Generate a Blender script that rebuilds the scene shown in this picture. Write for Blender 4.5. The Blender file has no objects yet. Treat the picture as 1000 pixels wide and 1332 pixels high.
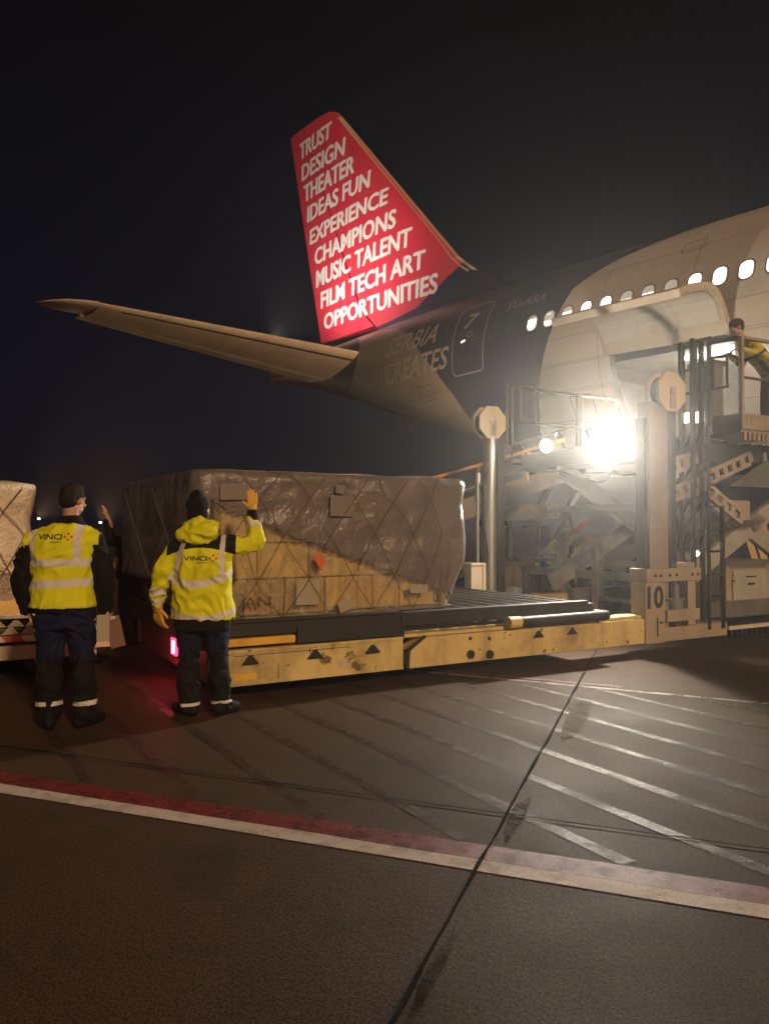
import bpy, bmesh, math, random
import numpy as np
from mathutils import Vector, Matrix, noise
from mathutils.bvhtree import BVHTree
R_ = math.radians
PI = math.pi
random.seed(7)
scn = bpy.context.scene
C = scn.collection

# ------------------------------------------------------------------ camera, world, sun, exposure
cam = bpy.data.cameras.new('camera'); camo = bpy.data.objects.new('camera', cam); C.objects.link(camo)
cam.sensor_fit = 'HORIZONTAL'; cam.sensor_width = 36; cam.lens = 36
cam.clip_start = .05; cam.clip_end = 2000
camo.location = (0, 0, 1.5); camo.rotation_euler = (R_(90) + math.atan(19 / 1000), 0, 0)
scn.camera = camo
world = bpy.data.worlds.new('World'); scn.world = world; world.use_nodes = True
wn = world.node_tree; wn.nodes.clear()
wo = wn.nodes.new('ShaderNodeOutputWorld'); wb = wn.nodes.new('ShaderNodeBackground')
tc = wn.nodes.new('ShaderNodeTexCoord'); sx = wn.nodes.new('ShaderNodeSeparateXYZ'); rp = wn.nodes.new('ShaderNodeValToRGB')
wn.links.new(tc.outputs['Generated'], sx.inputs[0]); wn.links.new(sx.outputs['Z'], rp.inputs[0])
cr = rp.color_ramp; cr.elements[0].position = 0.0; cr.elements[0].color = (.0055, .0072, .0210, 1)
cr.elements[1].position = .55; cr.elements[1].color = (.0014, .0015, .0024, 1)
e = cr.elements.new(.12); e.color = (.0032, .0040, .0110, 1)
wn.links.new(rp.outputs[0], wb.inputs[0]); wb.inputs[1].default_value = 1.0
wn.links.new(wb.outputs[0], wo.inputs[0])
SUN_DIR = Vector((.42, -.82, .40)).normalized()          # towards the apron flood lighting behind the camera
sl = bpy.data.lights.new('apron_flood', 'SUN'); sl.energy = 2.25; sl.angle = R_(3); sl.color = (1, .66, .37)
so = bpy.data.objects.new('apron_flood', sl); C.objects.link(so)
so.rotation_euler = SUN_DIR.to_track_quat('Z', 'Y').to_euler(); so.location = (10, -20, 15)
scn.view_settings.view_transform = 'Standard'; scn.view_settings.look = 'None'
scn.view_settings.exposure = 0; scn.view_settings.gamma = 1
scn.cycles.max_bounces = 6; scn.cycles.sample_clamp_indirect = 4
scn.cycles.volume_bounces = 0

# ------------------------------------------------------------------ node helpers
class N:
    """a socket with operators: builds Math nodes"""
    def __init__(s, nt, sock): s.nt = nt; s.k = sock
    def _b(s, op, o=None, o2=None, clamp=False):
        n = s.nt.nodes.new('ShaderNodeMath'); n.operation = op; n.use_clamp = clamp
        for i, v in enumerate((s, o, o2)):
            if v is None: continue
            if isinstance(v, N): s.nt.links.new(v.k, n.inputs[i])
            else: n.inputs[i].default_value = v
        return N(s.nt, n.outputs[0])
    def __add__(s, o): return s._b('ADD', o)
    def __sub__(s, o): return s._b('SUBTRACT', o)
    def __mul__(s, o): return s._b('MULTIPLY', o)
    def __gt__(s, o): return s._b('GREATER_THAN', o)
    def __lt__(s, o): return s._b('LESS_THAN', o)
    def __or__(s, o): return s._b('MAXIMUM', o)
    def __and__(s, o): return s._b('MINIMUM', o)
    def abs(s): return s._b('ABSOLUTE')
    def mod(s, o): return s._b('FLOORED_MODULO', o)
    def inv(s): return s._b('MULTIPLY', -1)._b('ADD', 1)
    def ramp(s, a, b):
        n = s.nt.nodes.new('ShaderNodeMapRange'); n.interpolation_type = 'SMOOTHSTEP'
        s.nt.links.new(s.k, n.inputs[0]); n.inputs[1].default_value = a; n.inputs[2].default_value = b
        return N(s.nt, n.outputs[0])
    def curve(s, pts):
        """piecewise linear y = f(x)"""
        xs = [p[0] for p in pts]; ys = [p[1] for p in pts]
        x0, x1, y0, y1 = min(xs), max(xs), min(ys), max(ys)
        r = s.nt.nodes.new('ShaderNodeValToRGB'); r.color_ramp.interpolation = 'LINEAR'
        t = (s - x0) * (1 / (x1 - x0)); s.nt.links.new(t.k, r.inputs[0])
        els = r.color_ramp.elements
        while len(els) > 1: els.remove(els[-1])
        for i, (x, y) in enumerate(sorted(pts)):
            q = (x - x0) / (x1 - x0); g = (y - y0) / (y1 - y0)
            el = els[0] if i == 0 else els.new(q)
            el.position = q; el.color = (g, g, g, 1)
        sp = s.nt.nodes.new('ShaderNodeSeparateColor'); s.nt.links.new(r.outputs[0], sp.inputs[0])
        return N(s.nt, sp.outputs[0]) * (y1 - y0) + y0

def rgba(c): return (c[0], c[1], c[2], 1)
class Mat:
    def __init__(s, name, col=(.5, .5, .5), rough=.5, metal=0., spec=.5, coat=0.):
        s.m = bpy.data.materials.new(name); s.m.use_nodes = True; s.nt = s.m.node_tree
        s.b = s.nt.nodes['Principled BSDF']; s.out = s.nt.nodes['Material Output']
        s.b.inputs['Base Color'].default_value = rgba(col); s.b.inputs['Roughness'].default_value = rough
        s.b.inputs['Metallic'].default_value = metal; s.b.inputs['Specular IOR Level'].default_value = spec
        s.b.inputs['Coat Weight'].default_value = coat; s.b.inputs['Coat Roughness'].default_value = .12
        s.col = None; s._tc = None; s.base = col
    def xyz(s, kind='Object'):
        if s._tc is None: s._tc = s.nt.nodes.new('ShaderNodeTexCoord')
        sp = s.nt.nodes.new('ShaderNodeSeparateXYZ'); s.nt.links.new(s._tc.outputs[kind], sp.inputs[0])
        return [N(s.nt, sp.outputs[i]) for i in range(3)]
    def noise(s, scale, detail=4, rough=.6, stretch=None, kind='Object', dist=0.):
        if s._tc is None: s._tc = s.nt.nodes.new('ShaderNodeTexCoord')
        n = s.nt.nodes.new('ShaderNodeTexNoise'); n.inputs['Scale'].default_value = scale
        n.inputs['Detail'].default_value = detail; n.inputs['Roughness'].default_value = rough; n.inputs['Distortion'].default_value = dist
        src = s._tc.outputs[kind]
        if stretch:
            mp = s.nt.nodes.new('ShaderNodeMapping'); mp.inputs['Scale'].default_value = stretch
            s.nt.links.new(src, mp.inputs[0]); src = mp.outputs[0]
        s.nt.links.new(src, n.inputs['Vector'])
        return N(s.nt, n.outputs['Fac'])
    def mix(s, fac, col, base=None):
        n = s.nt.nodes.new('ShaderNodeMix'); n.data_type = 'RGBA'
        s.nt.links.new(fac.k, n.inputs[0])
        if s.col is None: n.inputs[6].default_value = rgba(s.base)
        else: s.nt.links.new(s.col, n.inputs[6])
        n.inputs[7].default_value = rgba(col)
        s.col = n.outputs[2]; s.nt.links.new(s.col, s.b.inputs['Base Color'])
        return s
    def rough(s, v): s.nt.links.new(v.k, s.b.inputs['Roughness']); return s
    def bump(s, h, strength=.3, dist=.01):
        n = s.nt.nodes.new('ShaderNodeBump'); n.inputs['Strength'].default_value = strength; n.inputs['Distance'].default_value = dist
        s.nt.links.new(h.k, n.inputs['Height'])
        if s.b.inputs['Normal'].is_linked: s.nt.links.new(s.b.inputs['Normal'].links[0].from_socket, n.inputs['Normal'])
        s.nt.links.new(n.outputs[0], s.b.inputs['Normal']); s.nt.links.new(n.outputs[0], s.b.inputs['Coat Normal'])
        return s
    def emit(s, col, st):
        s.b.inputs['Emission Color'].default_value = rgba(col); s.b.inputs['Emission Strength'].default_value = st; return s

def paint(name, col, rough=.5, metal=0., dirt=.5, dcol=(.05, .038, .028), scale=3., chips=0., ccol=(.03, .025, .02), bump=.15):
    """worn paint: blotchy grime, runs and chips that belong to the surface"""
    m = Mat(name, col, rough, metal)
    if dirt:
        m.mix(m.noise(scale, 6, .65).ramp(.42, .75) * dirt, dcol)
        m.mix(m.noise(scale * 2, 5, .6, stretch=(1, 1, .12)).ramp(.5, .75) * (dirt * .7), dcol)
    if chips: m.mix(m.noise(scale * 5, 6, .7).ramp(.72 - .1 * chips, .74 - .1 * chips), ccol)
    m.rough(m.noise(scale * 1.7, 3) * .3 + (rough - .12))
    if bump: m.bump(m.noise(scale * 9, 4), bump, .004)
    return m.m

# ------------------------------------------------------------------ object helpers
def tag(o, label=None, cat=None, group=None, kind=None):
    if label: o['label'] = label
    if cat: o['category'] = cat
    if group: o['group'] = group
    if kind: o['kind'] = kind
    return o
def empty(name, loc, rz=0, label=None, cat=None, group=None):
    o = bpy.data.objects.new(name, None); C.objects.link(o); o.location = loc; o.rotation_euler = (0, 0, rz)
    o.empty_display_size = .2
    return tag(o, label, cat, group)
def setmat(me, mats):
    for m in (mats if isinstance(mats, (list, tuple)) else [mats]): me.materials.append(m)
def link(name, me, mats, parent=None, smooth=None):
    if mats is not None: setmat(me, mats)
    o = bpy.data.objects.new(name, me); C.objects.link(o)
    if parent is not None: o.parent = parent
    if smooth is not None:
        me.polygons.foreach_set('use_smooth', [True] * len(me.polygons))
        if smooth < 180: me.set_sharp_from_angle(angle=R_(smooth))
    return o
class MB:
    """collects solids and links them as ONE mesh object"""
    def __init__(s): s.v = []; s.f = []; s.mi = []; s.cur = 0
    def add(s, vs, fs):
        o = len(s.v); s.v += [tuple(v) for v in vs]; s.f += [tuple(i + o for i in f) for f in fs]; s.mi += [s.cur] * len(fs); return s
    def box(s, x0, x1, y0, y1, z0, z1, M=None):
        vs = [Vector((x, y, z)) for z in (z0, z1) for y in (y0, y1) for x in (x0, x1)]
        if M is not None: vs = [M @ v for v in vs]
        return s.add(vs, [(0, 2, 3, 1), (4, 5, 7, 6), (0, 1, 5, 4), (2, 6, 7, 3), (0, 4, 6, 2), (1, 3, 7, 5)])
    def frame(s, p0, p1, up=(0, 0, 1)):
        p0, p1 = Vector(p0), Vector(p1); d = (p1 - p0).normalized(); u = Vector(up)
        if abs(d.dot(u)) > .98: u = Vector((0, 1, 0))
        a = d.cross(u).normalized(); b = a.cross(d).normalized(); return p0, p1, d, a, b
    def bar(s, p0, p1, w, h, up=(0, 0, 1)):
        p0, p1, d, a, b = s.frame(p0, p1, up)
        vs = [p + a * (sa * w / 2) + b * (sb * h / 2) for p in (p0, p1) for sb in (-1, 1) for sa in (-1, 1)]
        return s.add(vs, [(0, 2, 3, 1), (4, 5, 7, 6), (0, 1, 5, 4), (2, 6, 7, 3), (0, 4, 6, 2), (1, 3, 7, 5)])
    def tube(s, p0, p1, r, n=12, r1=None):
        p0, p1, d, a, b = s.frame(p0, p1); r1 = r if r1 is None else r1
        vs = [p + (a * math.cos(2 * PI * k / n) + b * math.sin(2 * PI * k / n)) * rr for p, rr in ((p0, r), (p1, r1)) for k in range(n)]
        fs = [(k, (k + 1) % n, n + (k + 1) % n, n + k) for k in range(n)]
        return s.add(vs, fs + [tuple(range(n))[::-1], tuple(range(n, 2 * n))])
    def path(s, pts, r, n=8):
        for a, b in zip(pts, pts[1:]): s.tube(a, b, r, n)
        return s
    def prism(s, poly, depth, M):
        """polygon in local xy extruded along local z, placed with M"""
        n = len(poly)
        vs = [M @ Vector((x, y, 0)) for x, y in poly] + [M @ Vector((x, y, depth)) for x, y in poly]
        return s.add(vs, [tuple(range(n))[::-1], tuple(range(n, 2 * n))] + [(k, (k + 1) % n, n + (k + 1) % n, n + k) for k in range(n)])
    def loft(s, rings, caps=True):
        n = len(rings[0]); o = []
        vs = [v for r in rings for v in r]; fs = []
        for i in range(len(rings) - 1):
            for k in range(n): fs.append((i * n + k, i * n + (k + 1) % n, (i + 1) * n + (k + 1) % n, (i + 1) * n + k))
        if caps: fs += [tuple(range(n))[::-1], tuple(range((len(rings) - 1) * n, len(rings) * n))]
        return s.add(vs, fs)
    def mesh(s, name, fix=True):
        me = bpy.data.meshes.new(name); me.from_pydata(s.v, [], s.f); me.update()
        me.polygons.foreach_set('material_index', s.mi)
        if fix:
            bm = bmesh.new(); bm.from_mesh(me); bmesh.ops.recalc_face_normals(bm, faces=bm.faces); bm.to_mesh(me); bm.free()
        return me
    def build(s, name, mats, parent=None, bevel=0., smooth=None):
        me = s.mesh(name)
        o = link(name, me, mats, parent, smooth)
        if bevel:
            b = o.modifiers.new('bevel', 'BEVEL'); b.width = bevel; b.segments = 2; b.limit_method = 'ANGLE'; b.angle_limit = R_(40)
        return o
def XZ(origin, xdir=(1, 0, 0), ydir=(0, 0, 1)):
    """matrix whose local x,y are xdir,ydir, local z their cross product"""
    x = Vector(xdir).normalized(); y = Vector(ydir).normalized(); z = x.cross(y)
    m = Matrix((x, y, z)).transposed().to_4x4(); m.translation = Vector(origin); return m

def text_mesh(txt, bold=.0, align='LEFT', spacing=1.):
    """triangles of a line of lettering, x from 0 to 1 across the ink, y 0 at the baseline, 1 at cap height"""
    cu = bpy.data.curves.new('lettering', 'FONT'); cu.body = txt; cu.offset = bold; cu.resolution_u = 3; cu.space_character = spacing
    ob = bpy.data.objects.new('lettering', cu); C.objects.link(ob)
    dg = bpy.context.evaluated_depsgraph_get(); me = bpy.data.meshes.new_from_object(ob.evaluated_get(dg))
    bpy.data.objects.remove(ob); bpy.data.curves.remove(cu)
    vs = np.array([v.co[:] for v in me.vertices]); fs = [tuple(p.vertices) for p in me.polygons]
    bpy.data.meshes.remove(me)
    cap = .729 if txt.upper() == txt else .729
    x0, x1 = vs[:, 0].min(), vs[:, 0].max(); y0, y1 = vs[:, 1].min(), vs[:, 1].max()
    asp = (x1 - x0) / (y1 - y0)
    vs[:, 0] = (vs[:, 0] - x0) / (x1 - x0); vs[:, 1] = (vs[:, 1] - y0) / (y1 - y0)
    return vs, fs, asp
def cut_grid(vs, fs, nx, ny=1):
    bm = bmesh.new(); bv = [bm.verts.new((v[0], v[1], 0)) for v in vs]
    for f in fs:
        try: bm.faces.new([bv[i] for i in f])
        except ValueError: pass
    for k in range(1, nx):
        bmesh.ops.bisect_plane(bm, geom=bm.verts[:] + bm.edges[:] + bm.faces[:], plane_co=(k / nx, 0, 0), plane_no=(1, 0, 0))
    for k in range(1, ny):
        bmesh.ops.bisect_plane(bm, geom=bm.verts[:] + bm.edges[:] + bm.faces[:], plane_co=(0, k / ny, 0), plane_no=(0, 1, 0))
    bm.verts.index_update()
    v = [tuple(q.co[:2]) for q in bm.verts]; f = [tuple(q.index for q in p.verts) for p in bm.faces]; bm.free()
    return v, f
def lettering(name, txt, fn, mat, parent, nx=1, ny=1, bold=.0, spacing=1., layers=((0, 0),)):
    """fn(u, v) -> 3D point of the surface the lettering lies on"""
    vs, fs, asp = text_mesh(txt, bold, spacing=spacing)
    v, f = cut_grid(vs, fs, nx, ny)
    V = []; F = []
    for i, (dx, dy) in enumerate(layers):
        o = len(V); V += [fn(x, y) + Vector((dx, i * .0012, dy)) for x, y in v]; F += [tuple(q + o for q in p) for p in f]
    me = bpy.data.meshes.new(name); me.from_pydata(V, [], F); me.update()
    return link(name, me, mat, parent)

# ------------------------------------------------------------------ blobs: one continuous skin grown over overlapping solids
def add_capsule(mb, p0, p1, r0, r1=None, n=12, flat=None):
    p0, p1 = Vector(p0), Vector(p1); r1 = r0 if r1 is None else r1
    d = p1 - p0
    if d.length < 1e-5: d = Vector((0, 0, 1e-4)); p1 = p0 + d
    p0, p1, d, a, b = mb.frame(p0, p1)
    if flat is not None:
        f = Vector(flat[0]); f = (f - d * f.dot(d)).normalized(); b = f; a = d.cross(b); kb = flat[1]
    else: kb = 1.
    rings = []
    for t in (-85, -60, -30, 0): rings.append((p0 + d * (r0 * math.sin(R_(t))), r0 * math.cos(R_(t))))
    for t in (0, 30, 60, 85): rings.append((p1 + d * (r1 * math.sin(R_(t))), r1 * math.cos(R_(t))))
    mb.loft([[c + (a * math.cos(2 * PI * k / n) + b * (kb * math.sin(2 * PI * k / n))) * r for k in range(n)] for c, r in rings])
def add_ell(mb, c, r, M=None, n=16):
    c = Vector(c); rings = []
    for t in np.linspace(-86, 86, 11):
        z = math.sin(R_(t)); q = math.cos(R_(t)); ring = []
        for k in range(n):
            v = Vector((r[0] * q * math.cos(2 * PI * k / n), r[1] * q * math.sin(2 * PI * k / n), r[2] * z))
            if M is not None: v = M @ v
            ring.append(c + v)
        rings.append(ring)
    mb.loft(rings)
def add_rings(mb, rows, n=20, p=2.4):
    """rows of (cx, cy, cz, rx, ry[, twist]) : a stack of superellipses"""
    rings = []
    for q in rows:
        cx, cy, cz, rx, ry = q[:5]; tilt = q[5] if len(q) > 5 else 0
        ring = []
        for k in range(n):
            t = 2 * PI * k / n; c_, s_ = math.cos(t), math.sin(t)
            x = rx * abs(c_) ** (2 / p) * (1 if c_ >= 0 else -1); y = ry * abs(s_) ** (2 / p) * (1 if s_ >= 0 else -1)
            ring.append(Vector((cx + x, cy + y, cz + tilt * x)))
        rings.append(ring)
    mb.loft(rings)
def blob(name, mb, mat, parent, voxel=.012, smooth=4, fold=0., ff=(7, 7, 3), seed=0., cut=None):
    me = mb.mesh(name + '_raw')
    ob = bpy.data.objects.new(name, me); C.objects.link(ob)
    r = ob.modifiers.new('remesh', 'REMESH'); r.mode = 'VOXEL'; r.voxel_size = voxel
    if smooth:
        s = ob.modifiers.new('smooth', 'SMOOTH'); s.iterations = smooth; s.factor = .5
    dg = bpy.context.evaluated_depsgraph_get(); m2 = bpy.data.meshes.new_from_object(ob.evaluated_get(dg))
    bpy.data.objects.remove(ob); bpy.data.meshes.remove(me); m2.name = name
    if cut:
        bm = bmesh.new(); bm.from_mesh(m2)
        for co, no in cut:
            bmesh.ops.bisect_plane(bm, geom=bm.verts[:] + bm.edges[:] + bm.faces[:], plane_co=co, plane_no=no, clear_outer=True)
        bm.to_mesh(m2); bm.free()
    if fold:
        n = len(m2.vertices); co = np.empty(n * 3); m2.vertices.foreach_get('co', co); co = co.reshape(-1, 3)
        nr = np.array([v.normal[:] for v in m2.vertices])
        d = np.empty(n)
        for i, p in enumerate(co):
            w = noise.noise((p[0] * 3 + seed, p[1] * 3, p[2] * 3))
            a = noise.noise((p[0] * ff[0] + seed + w, p[1] * ff[1] + 3.1, p[2] * ff[2] + w * 2.5))
            b = noise.noise((p[0] * ff[0] * 2.3 + 9 + seed, p[1] * ff[1] * 2.3, p[2] * ff[2] * 2.6 + w * 3))
            d[i] = (.30 - abs(a) * 1.9) + .30 * (.35 - 2. * abs(b)) - .12
        co += nr * d[:, None] * fold; m2.vertices.foreach_set('co', co.ravel()); m2.update()
    return link(name, m2, mat, parent, 180)

# ------------------------------------------------------------------ materials
def flat(name, col, rough=.5, metal=0., spec=.5): return Mat(name, col, rough, metal, spec).m
M = {}
M['cream'] = paint('cream_paint', (.62, .52, .38), .5, 0, .35, (.2, .15, .1), 2.2)
M['yellow'] = paint('worn_yellow_paint', (.66, .50, .20), .5, 0, .75, (.17, .11, .05), 1.8, .85)
M['orange_yellow'] = paint('orange_yellow_paint', (.75, .42, .05), .5, 0, .4, (.2, .1, .03), 3, .5)
M['dust_beige'] = paint('dusty_beige_paint', (.36, .285, .195), .6, 0, .6, (.2, .15, .1), 2.4, .15)
M['black_steel'] = paint('black_steel', (.022, .021, .02), .5, .2, .4, (.06, .045, .035), 3, .25, (.12, .1, .08))
M['dark_steel'] = paint('dark_steel', (.045, .045, .042), .45, .5, .4, (.09, .07, .05), 3, .1)
M['grey_steel'] = paint('grey_steel', (.20, .20, .18), .45, .4, .5, (.08, .065, .05), 2.5, .1)
M['scissor'] = paint('scissor_paint', (.36, .34, .29), .5, .1, .5, (.16, .13, .1), 2.5, .1)
M['roller'] = paint('roller_steel', (.16, .155, .15), .38, .85, .5, (.05, .04, .03), 5)
M['silver'] = paint('silver_pole', (.55, .52, .47), .3, .8, .3, (.2, .17, .13), 2)
M['rail_dark'] = paint('dark_rail_paint', (.10, .095, .08), .5, .2, .3)
M['rubber'] = Mat('rubber', (.018, .018, .018), .75).m
M['black'] = flat('black_paint', (.012, .012, .012), .5)
M['lens_red'] = Mat('red_lens', (.5, .01, .03), .25).emit((1, .03, .10), 5).m
M['lens_red_core'] = Mat('red_lamp_core', (.5, .1, .1), .3).emit((1, .45, .5), 10).m
M['lamp_glass'] = Mat('lit_lamp_glass', (1, 1, 1), .2).emit((1, .98, .92), 260).m
M['lamp_glass_small'] = Mat('lit_small_lamp_glass', (1, 1, 1), .2).emit((1, .98, .9), 60).m
M['lit_panel'] = Mat('lit_panel', (1, 1, 1), .4).emit((1, .98, .9), 1.8).m
M['far_lamp'] = Mat('far_lamp_glass', (1, 1, 1), .4).emit((1, .7, .6), 5).m
M['white_paint'] = paint('white_paint', (.7, .68, .64), .5, 0, .3)
m = Mat('wood', (.55, .36, .17), .7); m.mix(m.noise(9, 4, .6, stretch=(.3, 6, 6)).ramp(.4, .7) * .6, (.30, .18, .08)); m.bump(m.noise(30, 3, .6, stretch=(.2, 3, 3)), .3, .003); M['wood'] = m.m
m = Mat('skin', (.42, .22, .14), .5); m.mix(m.noise(14, 3).ramp(.4, .7) * .4, (.5, .24, .17)); m.b.inputs['Subsurface Weight'].default_value = .08; m.b.inputs['Subsurface Radius'].default_value = (.01, .004, .002); M['skin'] = m.m
m = Mat('dark_hair', (.020, .013, .009), .8, 0, .2); m.bump(m.noise(90, 3, .6, stretch=(2, 2, .5)), .8, .006); M['hair'] = m.m
M['eye'] = flat('eye_white', (.6, .58, .55), .3); M['lip'] = flat('lip', (.35, .13, .11), .5)
def cloth(name, col, rough=.85, var=.25, dark=None):
    q = Mat(name, col, rough, 0, .25); d = dark or tuple(c * .55 for c in col)
    q.mix(q.noise(5, 4).ramp(.4, .7) * var, d); q.bump(q.noise(260, 2), .25, .002); q.bump(q.noise(22, 3, .55), .25, .01); return q
M['black_cloth'] = cloth('black_cloth', (.0065, .006, .006)).m
M['knit'] = cloth('black_knit', (.005, .005, .005), .95).m
M['jeans'] = cloth('dark_jeans', (.012, .016, .035)).m
m = cloth('yellow_glove', (.66, .38, .06)); M['glove'] = m.m
M['pale_glove'] = cloth('pale_glove', (.5, .40, .28)).m
M['boot'] = flat('boot_leather', (.006, .005, .005), .7, 0, .2)
HIVIS = (.68, .66, .012); TAPE = (.62, .57, .52)

# ------------------------------------------------------------------ GROUND
g = Mat('apron_concrete', (.098, .052, .025), .5, 0, .16)
g.mix(g.noise(.35, 5, .6).ramp(.35, .7) * .55, (.042, .028, .018))
g.mix(g.noise(3.2, 6, .7).ramp(.45, .75) * .5, (.030, .021, .014))
g.mix(g.noise(42, 3, .6).ramp(.40, .66) * .5, (.046, .025, .013))
g.mix(g.noise(95, 2, .5).ramp(.46, .60) * .85, (.012, .0085, .006))
g.mix(g.noise(120, 2, .5).ramp(.62, .68) * .6, (.16, .12, .085))
g.mix(g.noise(.9, 4, .5, dist=1.2).ramp(.58, .74) * .5, (.022, .016, .011))
g.mix(g.noise(.55, 6, .6, stretch=(.12, 1, 1)).ramp(.58, .72) * .4, (.020, .014, .010))
g.rough(g.noise(.8, 5).ramp(.3, .7) * .12 + g.noise(90, 2) * .2 + .52)
g.bump(g.noise(110, 3, .7), .4, .006); g.bump(g.noise(24, 4, .6), .3, .010)
mb = MB(); mb.add([(-600, -60, 0), (600, -60, 0), (600, 900, 0), (-600, 900, 0)], [(0, 1, 2, 3)])
tag(mb.build('apron_ground', g.m), kind='structure')
LD = Vector((.933, -.358, 0)); LN = Vector((.358, .933, 0))
def strip(name, p0, p1, w, mat, z=.004, wob=0., seg=60, ends=0.):
    p0, p1 = Vector((p0[0], p0[1], z)), Vector((p1[0], p1[1], z)); d = (p1 - p0).normalized(); nrm = Vector((-d.y, d.x, 0)); mb = MB(); vs = []
    for k in range(seg + 1):
        p = p0.lerp(p1, k / seg)
        j1 = noise.noise((p.x * 3 + z * 900, p.y * 3, 1)) * wob; j2 = noise.noise((p.x * 3, p.y * 3 + 7, 5 + z * 900)) * wob
        vs += [p + nrm * (w / 2 + j1), p - nrm * (w / 2 + j2)]
    mb.add(vs, [(2 * k + 1, 2 * k + 3, 2 * k + 2, 2 * k) for k in range(seg)])
    me = mb.mesh(name, False)
    return tag(link(name, me, mat), kind='structure')
def worn(name, col, wear, rough, lo=.45, hi=.62, scale=6., spec=.35):
    """road paint worn through to the concrete underneath"""
    q = Mat(name, col, rough, 0, spec); q.mix(q.noise(2.5, 4).ramp(.35, .7) * .5, tuple(c * .72 for c in col)); q.mix(q.noise(140, 2).ramp(.5, .62) * .5, tuple(c * .5 for c in col))
    q.bump(q.noise(150, 3, .7), .4, .005)
    tr = q.nt.nodes.new('ShaderNodeBsdfTransparent'); mx = q.nt.nodes.new('ShaderNodeMixShader')
    k = (q.noise(scale, 6, .75).ramp(lo, hi) * wear) | (q.noise(170, 2, .6).ramp(.5, .6) * (wear * .8))
    q.nt.links.new(k.k, mx.inputs[0]); q.nt.links.new(q.b.outputs[0], mx.inputs[1]); q.nt.links.new(tr.outputs[0], mx.inputs[2]); q.nt.links.new(mx.outputs[0], q.out.inputs[0])
    return q.m
WL = worn('white_line_paint', (.66, .54, .45), .35, .6); RL = worn('red_line_paint', (.19, .016, .020), .5, .5)
HL = worn('hatch_paint', (.070, .037, .029), .9, .45, .38, .62, 3., .34); BL = worn('faded_band_paint', (.105, .052, .038), .85, .7, .30, .75, 2.2, .2); ML = worn('boundary_paint', (.42, .37, .32), .8, .42)
def along(off, t): return (LN * off + LD * t)
strip('white_line', along(3.35, -9), along(3.35, 14), .115, WL, .004, .006, 140)
strip('red_line', along(3.49, -9), along(3.49, 14), .16, RL, .004, .008, 140)
strip('boundary_line', (-.35, 8.34), (8.6, 3.82), .07, ML, .004, .01, 90)
strip('boundary_line', (-1.2, 8.90), (2.2, 7.18), .07, RL, .008, .01, 60)
HD = Vector((math.cos(R_(-57.8)), math.sin(R_(-57.8)), 0)); HN = Vector((-HD.y, HD.x, 0))
RLP = LN * 3.58
for k in range(-1, 14):
    off = .95 + .45 * k
    # from the boundary line down to the red line
    base = HN * off
    t1 = (3.60 - base.dot(LN)) / HD.dot(LN)
    bn = Vector((.4508, .8926, 0)); bo = bn.dot(Vector((-.35, 8.34, 0)))
    t0 = (bo - .05 - base.dot(bn)) / HD.dot(bn)
    if t1 <= t0 + .3: continue
    strip('hatch_marking', base + HD * t0, base + HD * t1, .078, HL, .004, .012, 50)
JM = Mat('joint_sealant', (.010, .009, .008), .95, 0, .1); JM.mix(JM.noise(9, 5).ramp(.5, .7), (.03, .026, .022)); JM = JM.m
jd = Vector((1.82, 5.0, 0)).normalized(); j0 = Vector((.012, 2.318, 0))
for i, k in enumerate((-7.5, 0, 7.5)):
    o_ = LD * k; strip('slab_joint', j0 - jd * 6 + o_, j0 + jd * 40 + o_, .013, JM, .010, .012, 500)
for off in (3.98 - 7.5, 3.98, 11.48, 18.98): strip('slab_joint', along(off, -14), along(off, 26), .014, JM, .010, .012, 260)
# dark and pale patch repairs along the joint
def patch(name, c, r, ang, mat, z, seed):
    mb = MB(); n = 40; vs = [Vector((c[0], c[1], z))]
    for k in range(n):
        t = 2 * PI * k / n; q = 1 + .5 * noise.noise((math.cos(t) * 1.6 + seed, math.sin(t) * 1.6, seed))
        x, y = r[0] * q * math.cos(t), r[1] * q * math.sin(t); vs.append(Vector((c[0] + x * math.cos(ang) - y * math.sin(ang), c[1] + x * math.sin(ang) + y * math.cos(ang), z)))
    mb.add(vs, [(0, 1 + k, 1 + (k + 1) % n) for k in range(n)]); tag(link(name, mb.mesh(name, False), mat), kind='structure')
PD = worn('dark_patch', (.026, .018, .012), .95, .95, .32, .60, 14., .08); PP = worn('pale_patch', (.16, .135, .11), .85, .8, spec=.2)
ja = math.atan2(jd.y, jd.x)
patch('ground_patch', (.68, 3.98), (.30, .035), ja, PD, .0075, 1.)
patch('ground_patch', (.17, 2.62), (.30, .022), ja, PD, .0075, 2.3)
patch('ground_patch', (1.52, 6.1), (.75, .07), ja, PP, .0075, 4.1)
patch('ground_patch', (4.2, 8.1), (.5, .1), .2, PP, .004, 7.1)

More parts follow.
